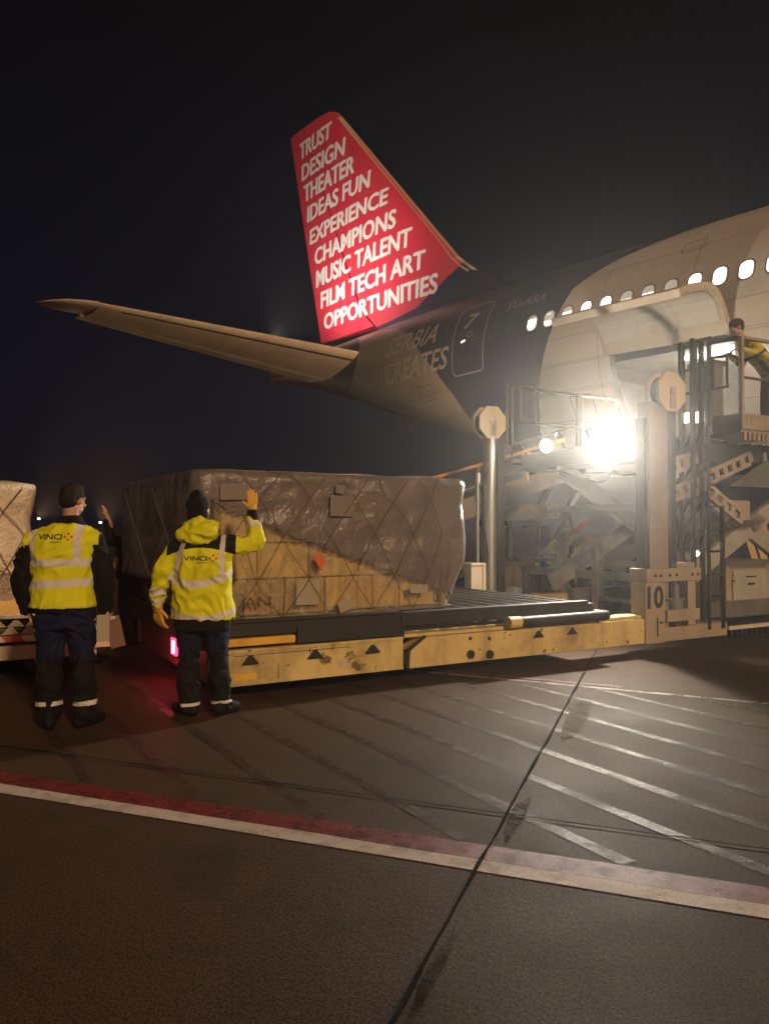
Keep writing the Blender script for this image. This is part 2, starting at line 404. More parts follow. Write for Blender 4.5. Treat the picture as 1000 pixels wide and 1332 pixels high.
# ------------------------------------------------------------------ AIRLINER  (local x aft, y starboard, z up)
HEAD = R_(-48.5)
plane = empty('airliner', (8.89, 16.34, 0), HEAD + PI, 'navy and cream airliner with a bright red lettered tail fin and open cargo door', 'airplane')
ST = np.array([(-16, 8.36, 2.75, 2.82), (0, 8.36, 2.75, 2.82), (2, 8.36, 2.75, 2.82), (4, 8.36, 2.88, 2.78), (6, 8.35, 3.28, 2.68), (8, 8.33, 3.83, 2.5), (10, 8.28, 4.42, 2.25), (12, 8.22, 5.05, 1.93), (14, 8.14, 5.74, 1.55), (16, 8.05, 6.4, 1.15), (18, 7.95, 6.95, .75), (20, 7.8, 7.35, .35)])
_ga = np.arange(-18, 22.01, .1); _gv = np.stack([np.interp(_ga, ST[:, 0], ST[:, i]) for i in (1, 2, 3)])
_k = np.ones(15) / 15
_gp = np.pad(_gv, ((0, 0), (7, 7)), mode='edge'); _gv = np.stack([np.convolve(r, _k, 'valid') for r in _gp])
def cs(a): t, b, w = [float(np.interp(a, _ga, _gv[i])) for i in range(3)]; return (t + b) / 2, (t - b) / 2, w
def skin(a, z, off=0.):
    zc, rv, w = cs(a); q = max(0, 1 - ((z - zc) / rv) ** 2); return Vector((a, w * math.sqrt(q) + off, z))
DA0, DA1, DZ1, DZ0 = .2, 2.9, 5.2, 3.55
stas = sorted(set([round(x, 3) for x in list(np.arange(-16, 20.01, .4)) + [DA0, DA1]]))
stas = [a for a in stas if not any(abs(a - d) < .15 and a != d for d in (DA0, DA1))]
zc, rv, w = cs(1.5); tA, tB = math.asin((DZ0 - zc) / rv), math.asin((DZ1 - zc) / rv)
ths = sorted(list(np.linspace(tB, tB + 2 * PI - (tB - tA), 90)) + list(np.linspace(tA, tB, 11))[1:-1] if False else list(np.linspace(tA, tB, 11)) + list(np.linspace(tB, 2 * PI + tA, 90))[1:-1])
mb = MB(); n = len(ths); rings = []
for a in stas:
    zc, rv, w = cs(a); rings.append([Vector((a, w * math.cos(t), zc + rv * math.sin(t))) for t in ths])
vs = [v for r in rings for v in r]; fs = []
for i in range(len(stas) - 1):
    for k in range(n):
        if stas[i] >= DA0 - .01 and stas[i + 1] <= DA1 + .01 and k < 10: continue
        fs.append((i * n + k, i * n + (k + 1) % n, (i + 1) * n + (k + 1) % n, (i + 1) * n + k))
fs.append(tuple(range((len(stas) - 1) * n, len(stas) * n)))
mb.add(vs, fs)
fm = Mat('fuselage_livery', (.010, .014, .045), .36)
X, Y, Z = fm.xyz()
cream_a = Z.curve([(2.7, 6.3), (3.5, 5.72), (4.22, 5.16), (5.4, 4.72), (6.39, 4.36), (7.07, 4.10), (7.34, 3.72), (7.63, 3.15), (8.0, 1.9), (8.4, -.5)])
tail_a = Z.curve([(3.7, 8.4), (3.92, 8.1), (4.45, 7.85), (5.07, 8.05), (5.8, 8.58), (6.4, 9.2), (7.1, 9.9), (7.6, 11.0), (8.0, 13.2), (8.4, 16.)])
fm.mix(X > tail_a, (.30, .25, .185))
fm.mix(X < cream_a, (.58, .51, .43))
root = ((X - 14.1) * (X - 14.1) * .42 + (Z - 7.0) * (Z - 7.0) * 1.0)
fm.mix(root < .82, (.035, .033, .032)); fm.mix((root > .82) & (root < .90), (.4, .33, .25))
fm.mix((X > 13.9) & (Z < (X - 14.) * .35 + 5.95), (.28, .05, .035))
for pz in (7.9, 7.3, 5.85, 5.22, 4.6, 4.0, 3.4): fm.mix(((Z - pz).abs() < .007) * .5, (.03, .025, .02))
fm.mix((((X * 22).mod(1.) - .5).abs() < .16) & (((Z - 7.25).abs() < .012) | ((Z - 5.27).abs() < .012) | ((Z - 4.65).abs() < .012)) , (.10, .085, .07))
fm.mix(((X.mod(2.12) - 1.06).abs() < .008) * .45, (.03, .025, .02))
fm.mix(fm.noise(.7, 5, .6).ramp(.4, .75) * .25, (.10, .08, .06))
fm.mix(fm.noise(1.2, 5, .6, stretch=(.15, 1, 1)).ramp(.5, .75) * .22, (.09, .075, .06))
fm.rough(fm.noise(1.5, 4) * .25 + .24); fm.bump(fm.noise(1.6, 2), .08, .03)
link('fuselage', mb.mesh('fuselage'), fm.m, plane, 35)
fus_bvh = None
# windows
def rrect(w, h, r, n=5):
    p = []
    for cx, cy, t0 in ((w - r, h - r, 0), (r - w, h - r, 90), (r - w, r - h, 180), (w - r, r - h, 270)):
        p += [(cx + r * math.cos(R_(t0 + 90 * k / n)), cy + r * math.sin(R_(t0 + 90 * k / n))) for k in range(n + 1)]
    return p
M['win_frame'] = flat('window_surround', (.25, .22, .19), .45, .3)
wl = Mat('lit_cabin_window', (.5, .5, .48), .15); wx, wy, wz = wl.xyz('Generated')
wl.nt.links.new((wl.noise(2.5, 2, kind='Generated') * 1.6 + .9).k, wl.b.inputs['Emission Strength']); wl.b.inputs['Emission Color'].default_value = (1, .97, .88, 1); M['win'] = wl.m
M['win_shade'] = Mat('window_shade', (.5, .47, .42), .6).emit((1, .9, .75), .28).m
shade = {3: .55, 4: .45, 5: .5, 8: .35, 9: .62, 10: .25}
for k in range(-6, 11):
    a0 = .51 * k - .02; z0 = 6.40
    o1 = rrect(.165, .22, .14); o2 = rrect(.135, .185, .115)
    mb = MB(); nn = len(o1)
    P = [skin(a0 + x, z0 + y, .006) for x, y in o1] + [skin(a0 + x, z0 + y, .016) for x, y in o2] + [skin(a0 + x, z0 + y, -.03) for x, y in o1]
    mb.add(P, [(q, (q + 1) % nn, nn + (q + 1) % nn, nn + q) for q in range(nn)] + [(q, 2 * nn + q, 2 * nn + (q + 1) % nn, (q + 1) % nn) for q in range(nn)])
    wf = mb.build('window', M['win_frame'], plane, 0, 40)
    mb = MB(); mb.add([skin(a0 + x, z0 + y, .012) for x, y in o2], [tuple(range(nn))]); mb.build('pane', M['win'], wf)
    if k in shade:
        q = .185 - .37 * shade[k]
        top = [(x, max(y, q)) for x, y in o2]; mb = MB(); mb.add([skin(a0 + x, z0 + y, .0135) for x, y in top], [tuple(range(nn))]); mb.build('shade', M['win_shade'], wf)
# passenger door outline, handle, lettering on the hull
M['hull_mark'] = Mat('hull_marking', (.30, .26, .21), .4).m
M['hull_text'] = Mat('hull_lettering', (.46, .38, .29), .4).m
def hull_line(name, pts, wdt, mat, parent, off=.008):
    mb = MB(); P = []
    for i, (a, z) in enumerate(pts):
        b = pts[min(i + 1, len(pts) - 1)]; c = pts[max(i - 1, 0)]; t = Vector((b[0] - c[0], b[1] - c[1])); t.normalize(); nx_, ny_ = -t.y * wdt / 2, t.x * wdt / 2
        P += [skin(a + nx_, z + ny_, off), skin(a - nx_, z - ny_, off)]
    mb.add(P, [(2 * i, 2 * i + 1, 2 * i + 3, 2 * i + 2) for i in range(len(pts) - 1)]); return link(name, mb.mesh(name), mat, parent)
def rr_path(a0, a1, z0, z1, r=.15, n=6, step=.1):
    q = [(x + (a0 + a1) / 2, y + (z0 + z1) / 2) for x, y in rrect((a1 - a0) / 2, (z1 - z0) / 2, r, n)]; q.append(q[0]); out = []
    for p0, p1 in zip(q, q[1:]):
        m_ = max(1, int(math.dist(p0, p1) / step))
        out += [(p0[0] + (p1[0] - p0[0]) * k / m_, p0[1] + (p1[1] - p0[1]) * k / m_) for k in range(m_)]
    return out + [out[0]]
dr = hull_line('passenger_door', rr_path(6.66, 7.84, 5.52, 7.42), .035, M['hull_mark'], plane)
hull_line('door_handle', [(7.5, 6.38), (7.42, 6.40), (7.35, 6.42)], .06, M['win'], dr, .02)
hull_line('door_window', rr_path(7.12, 7.34, 6.5, 6.62, .04), .02, M['hull_mark'], dr)
def hull_text(txt, aL, aR, zb, cap, slant=.12, mat=None, nm='hull_lettering', nx=10):
    lettering(nm, txt, lambda u, v: skin(aL + (aR - aL) * u - slant * v * cap, zb + cap * v, .009), mat or M['hull_text'], plane, nx, 3, .012)
hull_text('SERBIA', 11.05, 8.62, 6.62, .58, .3)
hull_text('CREATES', 11.2, 8.12, 5.80, .60, .3)
hull_text('YU-ARA', 6.12, 4.86, 6.95, .24, .1, M['hull_mark'], 'registration', 6)
hull_text('7', 7.56, 7.16, 6.74, .42, .3, M['hull_text'], 'hull_lettering', 2)
for a0, a1, z0, z1 in ((3.5, 4.1, 3.9, 4.5), (5.6, 6.2, 4.6, 4.95), (8.9, 9.6, 5.1, 5.5), (-2.2, -1.6, 7.1, 7.35), (1.0, 1.5, 7.2, 7.45)):
    hull_line('access_panel', rr_path(a0, a1, z0, z1, .05), .014, flat('panel_seam', (.05, .042, .035), .5), plane, .006)
# horizontal stabiliser
AF = [(0, 0), (.02, .022), (.08, .045), (.25, .062), (.45, .06), (.72, .036)]
def wing_rings(sts, prof, split0, split1):
    out = []
    for (s, aL, zL, aT, zT, tc) in sts:
        ch = aT - aL; up = []; lo = []
        for f, t in prof:
            a = aL + ch * f; z = zL + (zT - zL) * f
            up.append(Vector((a, s, z + t * tc * ch))); lo.append(Vector((a, s, z - t * tc * ch)))
        out.append(up + lo[::-1])
    return out
def hs(s):
    aL = 12.6 + (s - 1.5) * .528; zL = 7.08 + (s - 1.5) * .153
    aT = 15.83 + .29 * (s - 1.); zT = 6.60 + .185 * (s - 1.); return aL, zL, aT, zT
sts = [(s,) + hs(s) + (1.,) for s in (.2, 1.2, 3, 5, 7, 8.7)]
sm = Mat('stabiliser_skin', (.50, .40, .30), .42); X, Y, Z = sm.xyz()
sm.mix(sm.noise(1.2, 5).ramp(.4, .75) * .35, (.28, .2, .14)); sm.mix(((Y.mod(1.3) - .65).abs() < .008) * .5, (.08, .06, .045)); sm.mix(sm.noise(3, 5, .6, stretch=(.2, 1, 1)).ramp(.5, .72) * .3, (.16, .11, .08))
sm.rough(sm.noise(2, 3) * .2 + .33)
mb = MB(); mb.loft(wing_rings(sts, AF, 0, 1)); stab = mb.build('stabiliser', sm.m, plane, 0, 40)
tips = []
for s, aL, zL, aT, zT, tc in ((8.70,) + hs(8.7) + (1.,), (9.0, 16.72, 8.24, 18.55, 8.33, 1.), (9.3, 17.25, 8.34, 18.85, 8.42, .95), (9.55, 17.95, 8.45, 19.05, 8.52, .8), (9.7, 18.85, 8.57, 19.15, 8.60, .6)):
    tips.append((s, aL, zL, aT if s > 8.8 else 18.3, zT if s > 8.8 else 8.27, tc))
mb = MB(); mb.loft(wing_rings(tips, [(0, 0), (.03, .03), (.12, .055), (.35, .065), (.7, .04), (1, .004)], 0, 1)); mb.build('stabiliser_tip', sm.m, stab, 0, 40)
el = []
for s in (1.3, 3, 5, 7, 8.85):
    aL, zL, aT, zT = hs(s); ch = aT - aL; h = .735; el.append((s, aL + ch * h, zL + (zT - zL) * h, aT, zT, ch / (ch * (1 - h))))
mb = MB(); mb.loft(wing_rings(el, [(0, .026), (.1, .034), (.5, .02), (1, .003)], 0, 1)); mb.build('elevator', sm.m, stab, 0, 40)
mb = MB()
for s0, s1 in ((1.6, 8.1),):
    P = []
    for s in np.linspace(s0, s1, 12):
        aL, zL, aT, zT = hs(s); ch = aT - aL
        for f, t in ((.075, -.0465), (.105, -.053)): P.append(Vector((aL + ch * f, s, zL + (zT - zL) * f + t * ch)))
    mb.add(P, [(2 * i, 2 * i + 1, 2 * i + 3, 2 * i + 2) for i in range(11)])
link('leading_edge_seam', mb.mesh('leading_edge_seam'), flat('dark_seam', (.03, .022, .018), .5), stab)
# the other stabiliser, mirrored behind the tail cone
mb = MB(); mb.loft([[Vector((v.x, -v.y, v.z)) for v in r] for r in wing_rings([q if q[0] != 8.7 else q for q in sts], AF[:-1] + [(1, .003)], 0, 1)]); mb.build('stabiliser', sm.m, plane, 0, 40)
# fin
LEC = [(7.6, 5.2), (8.15, 6.4), (8.45, 7.4), (8.85, 8.4), (9.35, 9.25), (9.86, 9.88), (16.92, 16.0), (17.14, 16.45)]
def fin_le(z): return float(np.interp(z, [p[0] for p in LEC], [p[1] for p in LEC]))
def fin_te(z): return 17.03 + (z - 8.51) * .2413
FT = [(0, .004), (.015, .012), (.05, .022), (.15, .034), (.35, .040), (.66, .028), (1, .0022)]
def fin_t(a, z):
    l, t = fin_le(max(z, 9.86) if z > 9.86 else z), fin_te(z); ch = max(t - l, .5)
    f = min(max((a - l) / ch, 0), 1); return float(np.interp(f, [q[0] for q in FT], [q[1] for q in FT])) * min(ch, 7.4)
zs = [7.6, 8.0, 8.15, 8.45, 8.85, 9.1, 9.35, 9.6, 9.86, 11, 12, 13, 14, 15, 16, 16.92, 17.05, 17.14]
def fin_rings(f0, f1, zlist, gap=0.):
    fr = sorted(set([f0] + [q[0] for q in FT if f0 < q[0] < f1] + [f1])); out = []
    for z in zlist:
        l, t = fin_le(z), fin_te(z) - (0 if z < 17.0 else .0); ch = t - l
        A_ = [l + f * ch for f in fr]; A_[-1] -= gap
        out.append([Vector((a, fin_t(a, z), z)) for a in A_] + [Vector((a, -fin_t(a, z), z)) for a in A_[::-1]])
    return out
fnm = Mat('fin_livery', (.010, .014, .05), .36); X, Y, Z = fnm.xyz()
red_z = X.curve([(5, 11.), (9.0, 10.2), (9.5, 9.9), (9.82, 9.51), (10.6, 9.05), (11.52, 8.6), (13, 8.42), (14.24, 8.36), (17.2, 8.45)])
fnm.mix(Z > red_z, (.56, .032, .060)); fnm.mix(fnm.noise(.5, 4).ramp(.4, .7) * .22, (.36, .02, .035)); fnm.rough(fnm.noise(1.2, 3) * .2 + .3)
for pz in (9.9, 11.9, 13.4, 14.9): fnm.mix(((Z - pz).abs() < .008) * .55, (.13, .01, .02))
fnm.mix(fnm.noise(2.2, 5, .6, stretch=(1, 1, .2)).ramp(.52, .75) * .3, (.24, .015, .03))
mb = MB(); mb.loft(fin_rings(.0, .652, zs, .012)); fin = mb.build('tail_fin', fnm.m, plane, 0, 30)
mb = MB(); mb.loft(fin_rings(.661, 1., [z for z in zs if z > 8.4])); mb.build('rudder', fnm.m, fin, 0, 30)
mb = MB(); P = []
for z in np.linspace(9.3, 16.95, 26):
    l = fin_le(z); ch = fin_te(z) - l; d = .17 + .10 * max(0, 10.6 - z)
    P.append([Vector((l + d, fin_t(l + d, z) + .004, z)), Vector((l + .03, fin_t(l + .03, z) + .004, z)), Vector((l - .015, 0, z)), Vector((l + .03, -fin_t(l + .03, z) - .004, z)), Vector((l + d, -fin_t(l + d, z) - .004, z))])
mb.loft(P, False); mb.build('leading_edge', Mat('bare_leading_edge', (.62, .50, .34), .4, .2).m, fin, 0, 60)
M['fin_text'] = Mat('white_lettering', (.74, .70, .66), .4).m
FTX = [('TRUST', [(18.22, 15.97), (16.31, 16.05), (18.4, 16.56), (16.06, 16.63)]), ('DESIGN', [(18.15, 15.1), (15.42, 15.1), (18.04, 15.67), (15.13, 15.72)]),
 ('THEATER', [(17.97, 14.22), (14.88, 14.24), (18.07, 14.81), (14.61, 14.84)]), ('IDEAS FUN', [(17.81, 13.35), (13.93, 13.42), (17.6, 13.91), (13.7, 13.98)]),
 ('EXPERIENCE', [(17.66, 12.43), (12.97, 12.53), (17.45, 12.96), (12.81, 13.06)]), ('CHAMPIONS', [(17.31, 11.55), (12.54, 11.59), (17.14, 12.11), (12.34, 12.17)]),
 ('MUSIC TALENT', [(17.22, 10.66), (11.78, 10.74), (17.01, 11.25), (11.55, 11.32)]), ('FILM TECH ART', [(16.89, 9.79), (11.15, 9.83), (16.76, 10.36), (10.91, 10.39)]),
 ('OPPORTUNITIES', [(16.72, 8.95), (10.53, 8.91), (16.6, 9.47), (10.39, 9.48)])]
for txt, (bl, br, tl, tr) in FTX:
    dl = (bl[0] - tl[0] + br[0] - tr[0]) / 2; w_ = ((bl[0] - br[0]) + (tl[0] - tr[0])) / 2; a0 = (bl[0] + tl[0] + dl) / 2
    sl_ = .04
    def fn(u, v, a0=a0, w_=w_, bl=bl, br=br, tl=tl, tr=tr):
        zb = bl[1] + (br[1] - bl[1]) * u; zt = tl[1] + (tr[1] - tl[1]) * u; z = zb - .02 + (zt - zb + .06) * v
        a = a0 - (w_ - sl_ * .57 * .5) * u - sl_ * .57 * v + .07
        return Vector((a, fin_t(a, z) + .008, z))
    lettering('fin_lettering', txt, fn, M['fin_text'], fin, 14, 2, .010, 1., ((-.024, .006), (-.008, .014), (.008, -.014), (.024, -.006)))
# logo light set into the stabiliser, aimed at the fin
lg = bpy.data.lights.new('logo_light', 'SPOT'); lg.energy = 2600; lg.spot_size = R_(140); lg.spot_blend = 1.; lg.color = (1, .86, .78); lg.shadow_soft_size = .06
lo = bpy.data.objects.new('logo_light', lg); C.objects.link(lo); lo.parent = plane; lo.location = (15.0, 3.5, 7.62)
lo.rotation_euler = (Vector((15.0, 3.5, 7.62)) - Vector((14.0, .1, 14.5))).to_track_quat('Z', 'Y').to_euler()
# hold behind the open cargo door
M['hold'] = paint('hold_lining', (.50, .46, .39), .6, 0, .4, (.2, .19, .16), 2)
mb = MB()
y0, y1, z0, z1 = -1.6, 2.35, 3.45, 5.16
A0, A1 = DA0 - .9, DA1 + 1.2
mb.add([(A0, y0, z0), (A1, y0, z0), (A1, y0, z1), (A0, y0, z1), (A0, y1 - .9, z0), (A1, y1 - .9, z0), (A1, y1, z1), (A0, y1, z1)], [(0, 1, 2, 3), (0, 3, 7, 4), (1, 5, 6, 2), (0, 4, 5, 1), (3, 2, 6, 7)])
link('cargo_hold', mb.mesh('cargo_hold', False), M['hold'], plane)
for aa in (DA0, DA1):   # door surround: reveals of the opening
    mb = MB(); P = []
    for t in np.linspace(tA, tB, 11):
        zc, rv, w = cs(aa); P.append([Vector((aa, w * math.cos(t), zc + rv * math.sin(t))), Vector((aa, (w - .25) * math.cos(t), zc + (rv - .25) * math.sin(t)))])
    mb.add([v for p in P for v in p], [(2 * i, 2 * i + 1, 2 * i + 3, 2 * i + 2) for i in range(10)])
    mb.build('door_surround', M['grey_steel'], plane)
mb = MB(); mb.box(.45, .95, 1.7, 2.0, 5.08, 5.13).box(1.35, 1.75, 1.7, 1.9, 5.08, 5.13); mb.build('hold_lamp', Mat('hold_lamp', (1, 1, 1), .4).emit((1, .97, .88), 7).m, plane)
hl = bpy.data.lights.new('hold_lamp', 'POINT'); hl.energy = 70; hl.color = (1, .95, .85); hl.shadow_soft_size = .2
ho = bpy.data.objects.new('hold_lamp', hl); C.objects.link(ho); ho.parent = plane; ho.location = (1.1, 1.4, 4.8)
# the open door: a curved panel hinged along the top of the opening
DP = [(2.84, 5.24), (2.95, 5.50), (3.12, 5.74), (3.34, 5.92), (3.58, 6.0), (3.85, 5.98), (4.15, 5.90), (4.45, 5.81), (4.70, 5.72), (4.88, 5.64)]
ins = []
for i, p in enumerate(DP):
    q0 = DP[max(i - 1, 0)]; q1 = DP[min(i + 1, len(DP) - 1)]; t = Vector((q1[0] - q0[0], q1[1] - q0[1])).normalized(); ins.append((p[0] + t.y * .15, p[1] - t.x * .15))
mb = MB(); mb.loft([[Vector((a, s, z)) for s, z in DP + ins[::-1]] for a in (DA0, DA1)])
M['door_skin'] = paint('door_skin', (.46, .39, .30), .5, 0, .4, (.2, .15, .1), 2.2); door = mb.build('cargo_door', M['door_skin'], plane, .01)
mb = MB(); mb.loft([[Vector((a, s + .0, z)) for s, z in [(p[0] + (q[0] - p[0]) * 1.03, p[1] + (q[1] - p[1]) * 1.03) for p, q in zip(DP, ins)][1:-1] + [(p[0] + (q[0] - p[0]) * 1.12, p[1] + (q[1] - p[1]) * 1.12) for p, q in zip(DP, ins)][1:-1][::-1]] for a in (DA0 + .1, DA1 - .1)])
mb.build('door_lining', M['hold'], door)
mb = MB()
for aa in (DA0 + .9, DA0 + 1.8):
    mb.loft([[Vector((a, s, z)) for s, z in [(p[0] + (q[0] - p[0]) * 1.1, p[1] + (q[1] - p[1]) * 1.1) for p, q in zip(DP, ins)][1:-1] + [(p[0] + (q[0] - p[0]) * 1.16, p[1] + (q[1] - p[1]) * 1.16) for p, q in zip(DP, ins)][1:-1][::-1]] for a in (aa, aa + .03)])
mb.build('door_frame_rib', M['hold'], door)

# ------------------------------------------------------------------ CARGO LOADER (local x towards the hull, y away from the camera)
LR = R_(29.5); LM = Vector((3.33, 9.2, 0))
ld = empty('cargo_loader', LM, LR, 'yellow scissor cargo loader numbered 10 with roller deck and raised bridge platform', 'cargo loader')
def B(name, mat, *boxes, bevel=.006, parent=None):
    mb = MB()
    for b in boxes: mb.box(*b)
    return mb.build(name, M[mat] if isinstance(mat, str) else mat, parent or ld, bevel)
# near side beam: two plates with a notched joint between
ch = B('chassis_beam', 'yellow', (-5.45, -3.62, 0, .22, .13, .44), (-5.45, -3.62, -.012, 0, .13, .155), (-5.45, -3.62, -.01, 0, .41, .438))
mb = MB(); mb.prism([(-3.57, .13), (-.34, .13), (-.34, .42), (-3.33, .42), (-3.47, .30), (-3.57, .30)][:4] + [(-3.40, .42), (-3.54, .30)], .22, XZ((0, .205, 0)))
ch2 = mb.build('chassis_beam', M['yellow'], ld, .006)
mb = MB(); mb.bar((-3.575, -.016, .13), (-3.575, -.016, .31), .03, .012, (0, 1, 0)).bar((-3.57, -.016, .305), (-3.38, -.016, .43), .03, .012, (0, 1, 0)); mb.build('edge_trim', M['dark_steel'], ch2)
M['far_yellow'] = M['yellow']
B('chassis_beam', 'yellow', (-5.45, 1.2, 2.9, 3.12, .13, .44))
B('end_beam', paint('grimy_end_beam', (.20, .13, .065), .6, 0, .7, (.05, .035, .02), 2.5, .3), (-5.47, -5.25, .23, 2.9, .13, .46))  # dark brown base carries the shade on the rear end, grime on top
B('top_strip', 'orange_yellow', (-5.44, -4.74, -.012, .2, .47, .535))
B('top_strip', 'yellow', (-3.6, -.36, .01, .22, .425, .46))
B('side_rail', 'black_steel', (-5.5, -3.62, .02, .14, .55, .685), (-4.72, -3.64, -.012, .12, .455, .60), (-3.615, -1.15, .06, .18, .53, .665), (-5.5, -3.62, .0, .02, .665, .685), (-3.64, -3.615, -.02, .15, .46, .64))
B('side_rail', 'black_steel', (-5.5, -1.15, 2.86, 2.98, .5, .68))
B('deck_plate', 'dark_steel', (-5.5, -1.17, .2, 2.84, .42, .50))
B('deck_end_beam', 'black_steel', (-1.17, -1.07, .06, 2.98, .45, .635)); B('deck_end_beam', 'black_steel', (-5.58, -5.5, .06, 2.98, .45, .66))
rm = MB(); rm.tube((0, .22, .585), (0, 2.83, .585), .055, 14); rme = rm.mesh('roller'); setmat(rme, M['roller']); rme.polygons.foreach_set('use_smooth', [True] * len(rme.polygons)); rme.set_sharp_from_angle(angle=R_(50))
k = 0; x = -1.30
while x > -5.45:
    o = bpy.data.objects.new('roller', rme); C.objects.link(o); o.parent = ld; o.location = (x, 0, 0); x -= .215
mb = MB()
for yy in (.72, 1.5, 2.3): mb.box(-5.48, -1.18, yy - .03, yy + .03, .5, .61)
mb.build('roller_track', M['dark_steel'], ld, .004)
mb = MB(); mb.tube((-2.25, -.07, .505), (-1.0, -.07, .505), .055, 14); tb = mb.build('guide_roller', M['black_steel'], ld, 0, 50)
mb = MB(); mb.tube((-2.40, -.07, .505), (-2.25, -.07, .505), .062, 14); mb.build('end_cap', M['yellow'], tb, 0, 50)
mb = MB(); mb.box(-1.12, -1.02, -.07, .06, .43, .56).box(-2.2, -2.1, -.05, .06, .46, .52); mb.build('bracket', M['dust_beige'], tb, .005)
for x in (-5.16, -4.55, -3.96, -1.95, -1.47):
    mb = MB(); mb.prism([(-.075, 0), (.075, 0), (.012, .075), (-.012, .075)], .03, XZ((x, .002 if x > -3.6 else -.003, .315))); mb.build('tie_down_bracket', M['black'], ld, .003)
for x, z in ((-2.84, .2), (-2.6, .18)):
    mb = MB(); mb.tube((x, .0, z + .01), (x, -.035, z + .01), .045, 12).tube((x, 0, z + .17), (x, -.02, z + .17), .02, 8); mb.build('fixing_bolt', M['black_steel'], ld, 0, 50)
B('warning_patch', 'orange_yellow', (-5.3, -5.1, -.004, 0.01, .18, .235), (-2.86, -2.58, -.004, .01, .30, .345), bevel=0)
mb = MB(); mb.box(-4.9, -4.895, -.004, .01, .16, .3).box(-4.6, -4.592, -.004, .01, .36, .42).box(-5.3, -4.2, -.0035, .01, .385, .39); mb.build('scratch_marks', M['black'], ch)
rr_ = random.Random(21)
def stain(x, z, w, h, seed, mat, y):
    P = [Vector((x, y, z))]
    for k in range(22):
        t = 2 * PI * k / 22; q = 1 + .55 * noise.noise((math.cos(t) * 2 + seed, math.sin(t) * 2, seed * 1.7)); P.append(Vector((x + w * q * math.cos(t), y, z + h * q * math.sin(t))))
    mb = MB(); mb.add(P, [(0, 1 + k, 1 + (k + 1) % 22) for k in range(22)]); return link('grease_stain', mb.mesh('grease_stain', False), mat, ld)
GS = worn('grease_stain', (.16, .105, .05), .9, .5, .35, .62, 9.)
for k in range(9):
    x = rr_.uniform(-5.2, -.5)
    if -3.7 < x < -3.3: continue
    stain(x, rr_.uniform(.2, .33), rr_.uniform(.02, .06), rr_.uniform(.02, .06), k * 1.3, GS, -.0022 if x > -3.6 else -.0025)
for x0, z0 in ((-4.32, .2), (-1.05, .2)): B('warning_label', 'cream', (x0, x0 + .10, -.003, .004, z0, z0 + .07), bevel=0)
# red tail lamp on the rear end
mb = MB(); mb.box(-5.50, -5.46, 1.05, 1.30, .22, .44); lb = mb.build('lamp_housing', M['black'], ld, .01)
mb = MB(); mb.box(-5.525, -5.50, 1.08, 1.27, .25, .41); mb.build('lens', M['lens_red'], lb, .008)
mb = MB(); mb.box(-5.532, -5.524, 1.13, 1.19, .27, .39); mb.build('bulb', M['lens_red_core'], lb, .003)
rl = bpy.data.lights.new('tail_lamp', 'POINT'); rl.energy = 4; rl.color = (1, .05, .07); rl.shadow_soft_size = .04
ro = bpy.data.objects.new('tail_lamp', rl); C.objects.link(ro); ro.parent = ld; ro.location = (-5.60, 1.18, .33)
# near mast and number panel
def octagon(r, rot=22.5): return [(r * math.cos(R_(rot + 45 * k)), r * math.sin(R_(rot + 45 * k))) for k in range(8)]
M['mast_paint'] = paint('mast_paint', (.25, .195, .14), .6, 0, .55, (.13, .1, .07), 2.2, .15)
B('mast', 'mast_paint', (-.20, .12, .02, .20, .12, 3.0))
B('mast_channel', 'black_steel', (.125, .24, .0, .24, .12, 2.98), (-.245, -.205, .06, .2, .5, 2.8))
for x, y, z, nm, rr in ((.10, -.02, 3.12, 'pulley_head', .255), (-.28, 2.98, 3.08, 'pulley_head', .265)):
    mb = MB(); mb.prism(octagon(rr), .05, XZ((x, y, z))); ph = mb.build(nm, M['cream'], ld, .006)
    mb = MB(); mb.prism(octagon(rr), .05, XZ((x, y + .16, z))); mb.build('pulley_plate', M['cream'], ph, .006)
    mb = MB(); mb.tube((x, y + .11, z), (x, y, z), rr * .8, 20); mb.build('sheave', M['dark_steel'], ph, 0, 50)
    mb = MB(); mb.prism([(-.045, -.2), (.045, -.2), (.05, .02), (.035, .06), (-.035, .06), (-.05, .02)], .02, XZ((x, y - .05, z))); mb.tube((x, y - .05, z), (x, y - .085, z), .035, 10); mb.build('axle_plate', M['dust_beige'] if y < 0 else M['silver'], ph, .004)
mb = MB(); mb.tube((-.28, 3.02, .5), (-.28, 3.02, 2.85), .10, 20); fmst = mb.build('mast', M['silver'], ld, 0, 50)
mb = MB(); mb.box(-.16, -.02, 2.98, 3.12, .5, 2.9); mb.build('mast_channel', M['black_steel'], ld, .005)
mb = MB(); mb.tube((-.52, 3.0, .6), (-.52, 3.0, 2.3), .022, 10).tube((-.52, 3.0, 2.15), (-.52, 3.0, 2.3), .05, 10); mb.build('hydraulic_line', M['silver'], ld, 0, 50)
B('post_box', 'cream', (-.80, -.56, 2.78, 2.95, .46, .93), (-.60, -.545, 2.76, 2.97, .46, .96), (-.82, -.55, 2.75, 2.97, .93, .965))
B('mast_base', 'white_paint', (.0, .16, 2.8, 3.0, .46, .58))
npn = B('number_panel', 'dust_beige', (-.335, -.005, -.03, .0, .12, 1.0))
B('number_frame', 'dust_beige', (-.33, .62, -.05, .22, .845, 1.0), (.14, .56, .0, .2, 1.0, 1.06), (.40, .54, -.03, .14, .30, .84), (.02, .60, -.045, .16, .36, .50), (-.33, .02, .0, .2, .12, .84))
B('foot_beam', 'dust_beige', (-.335, 1.15, -.01, .3, .125, .29), (.0, .6, -.02, .0, .13, .20))
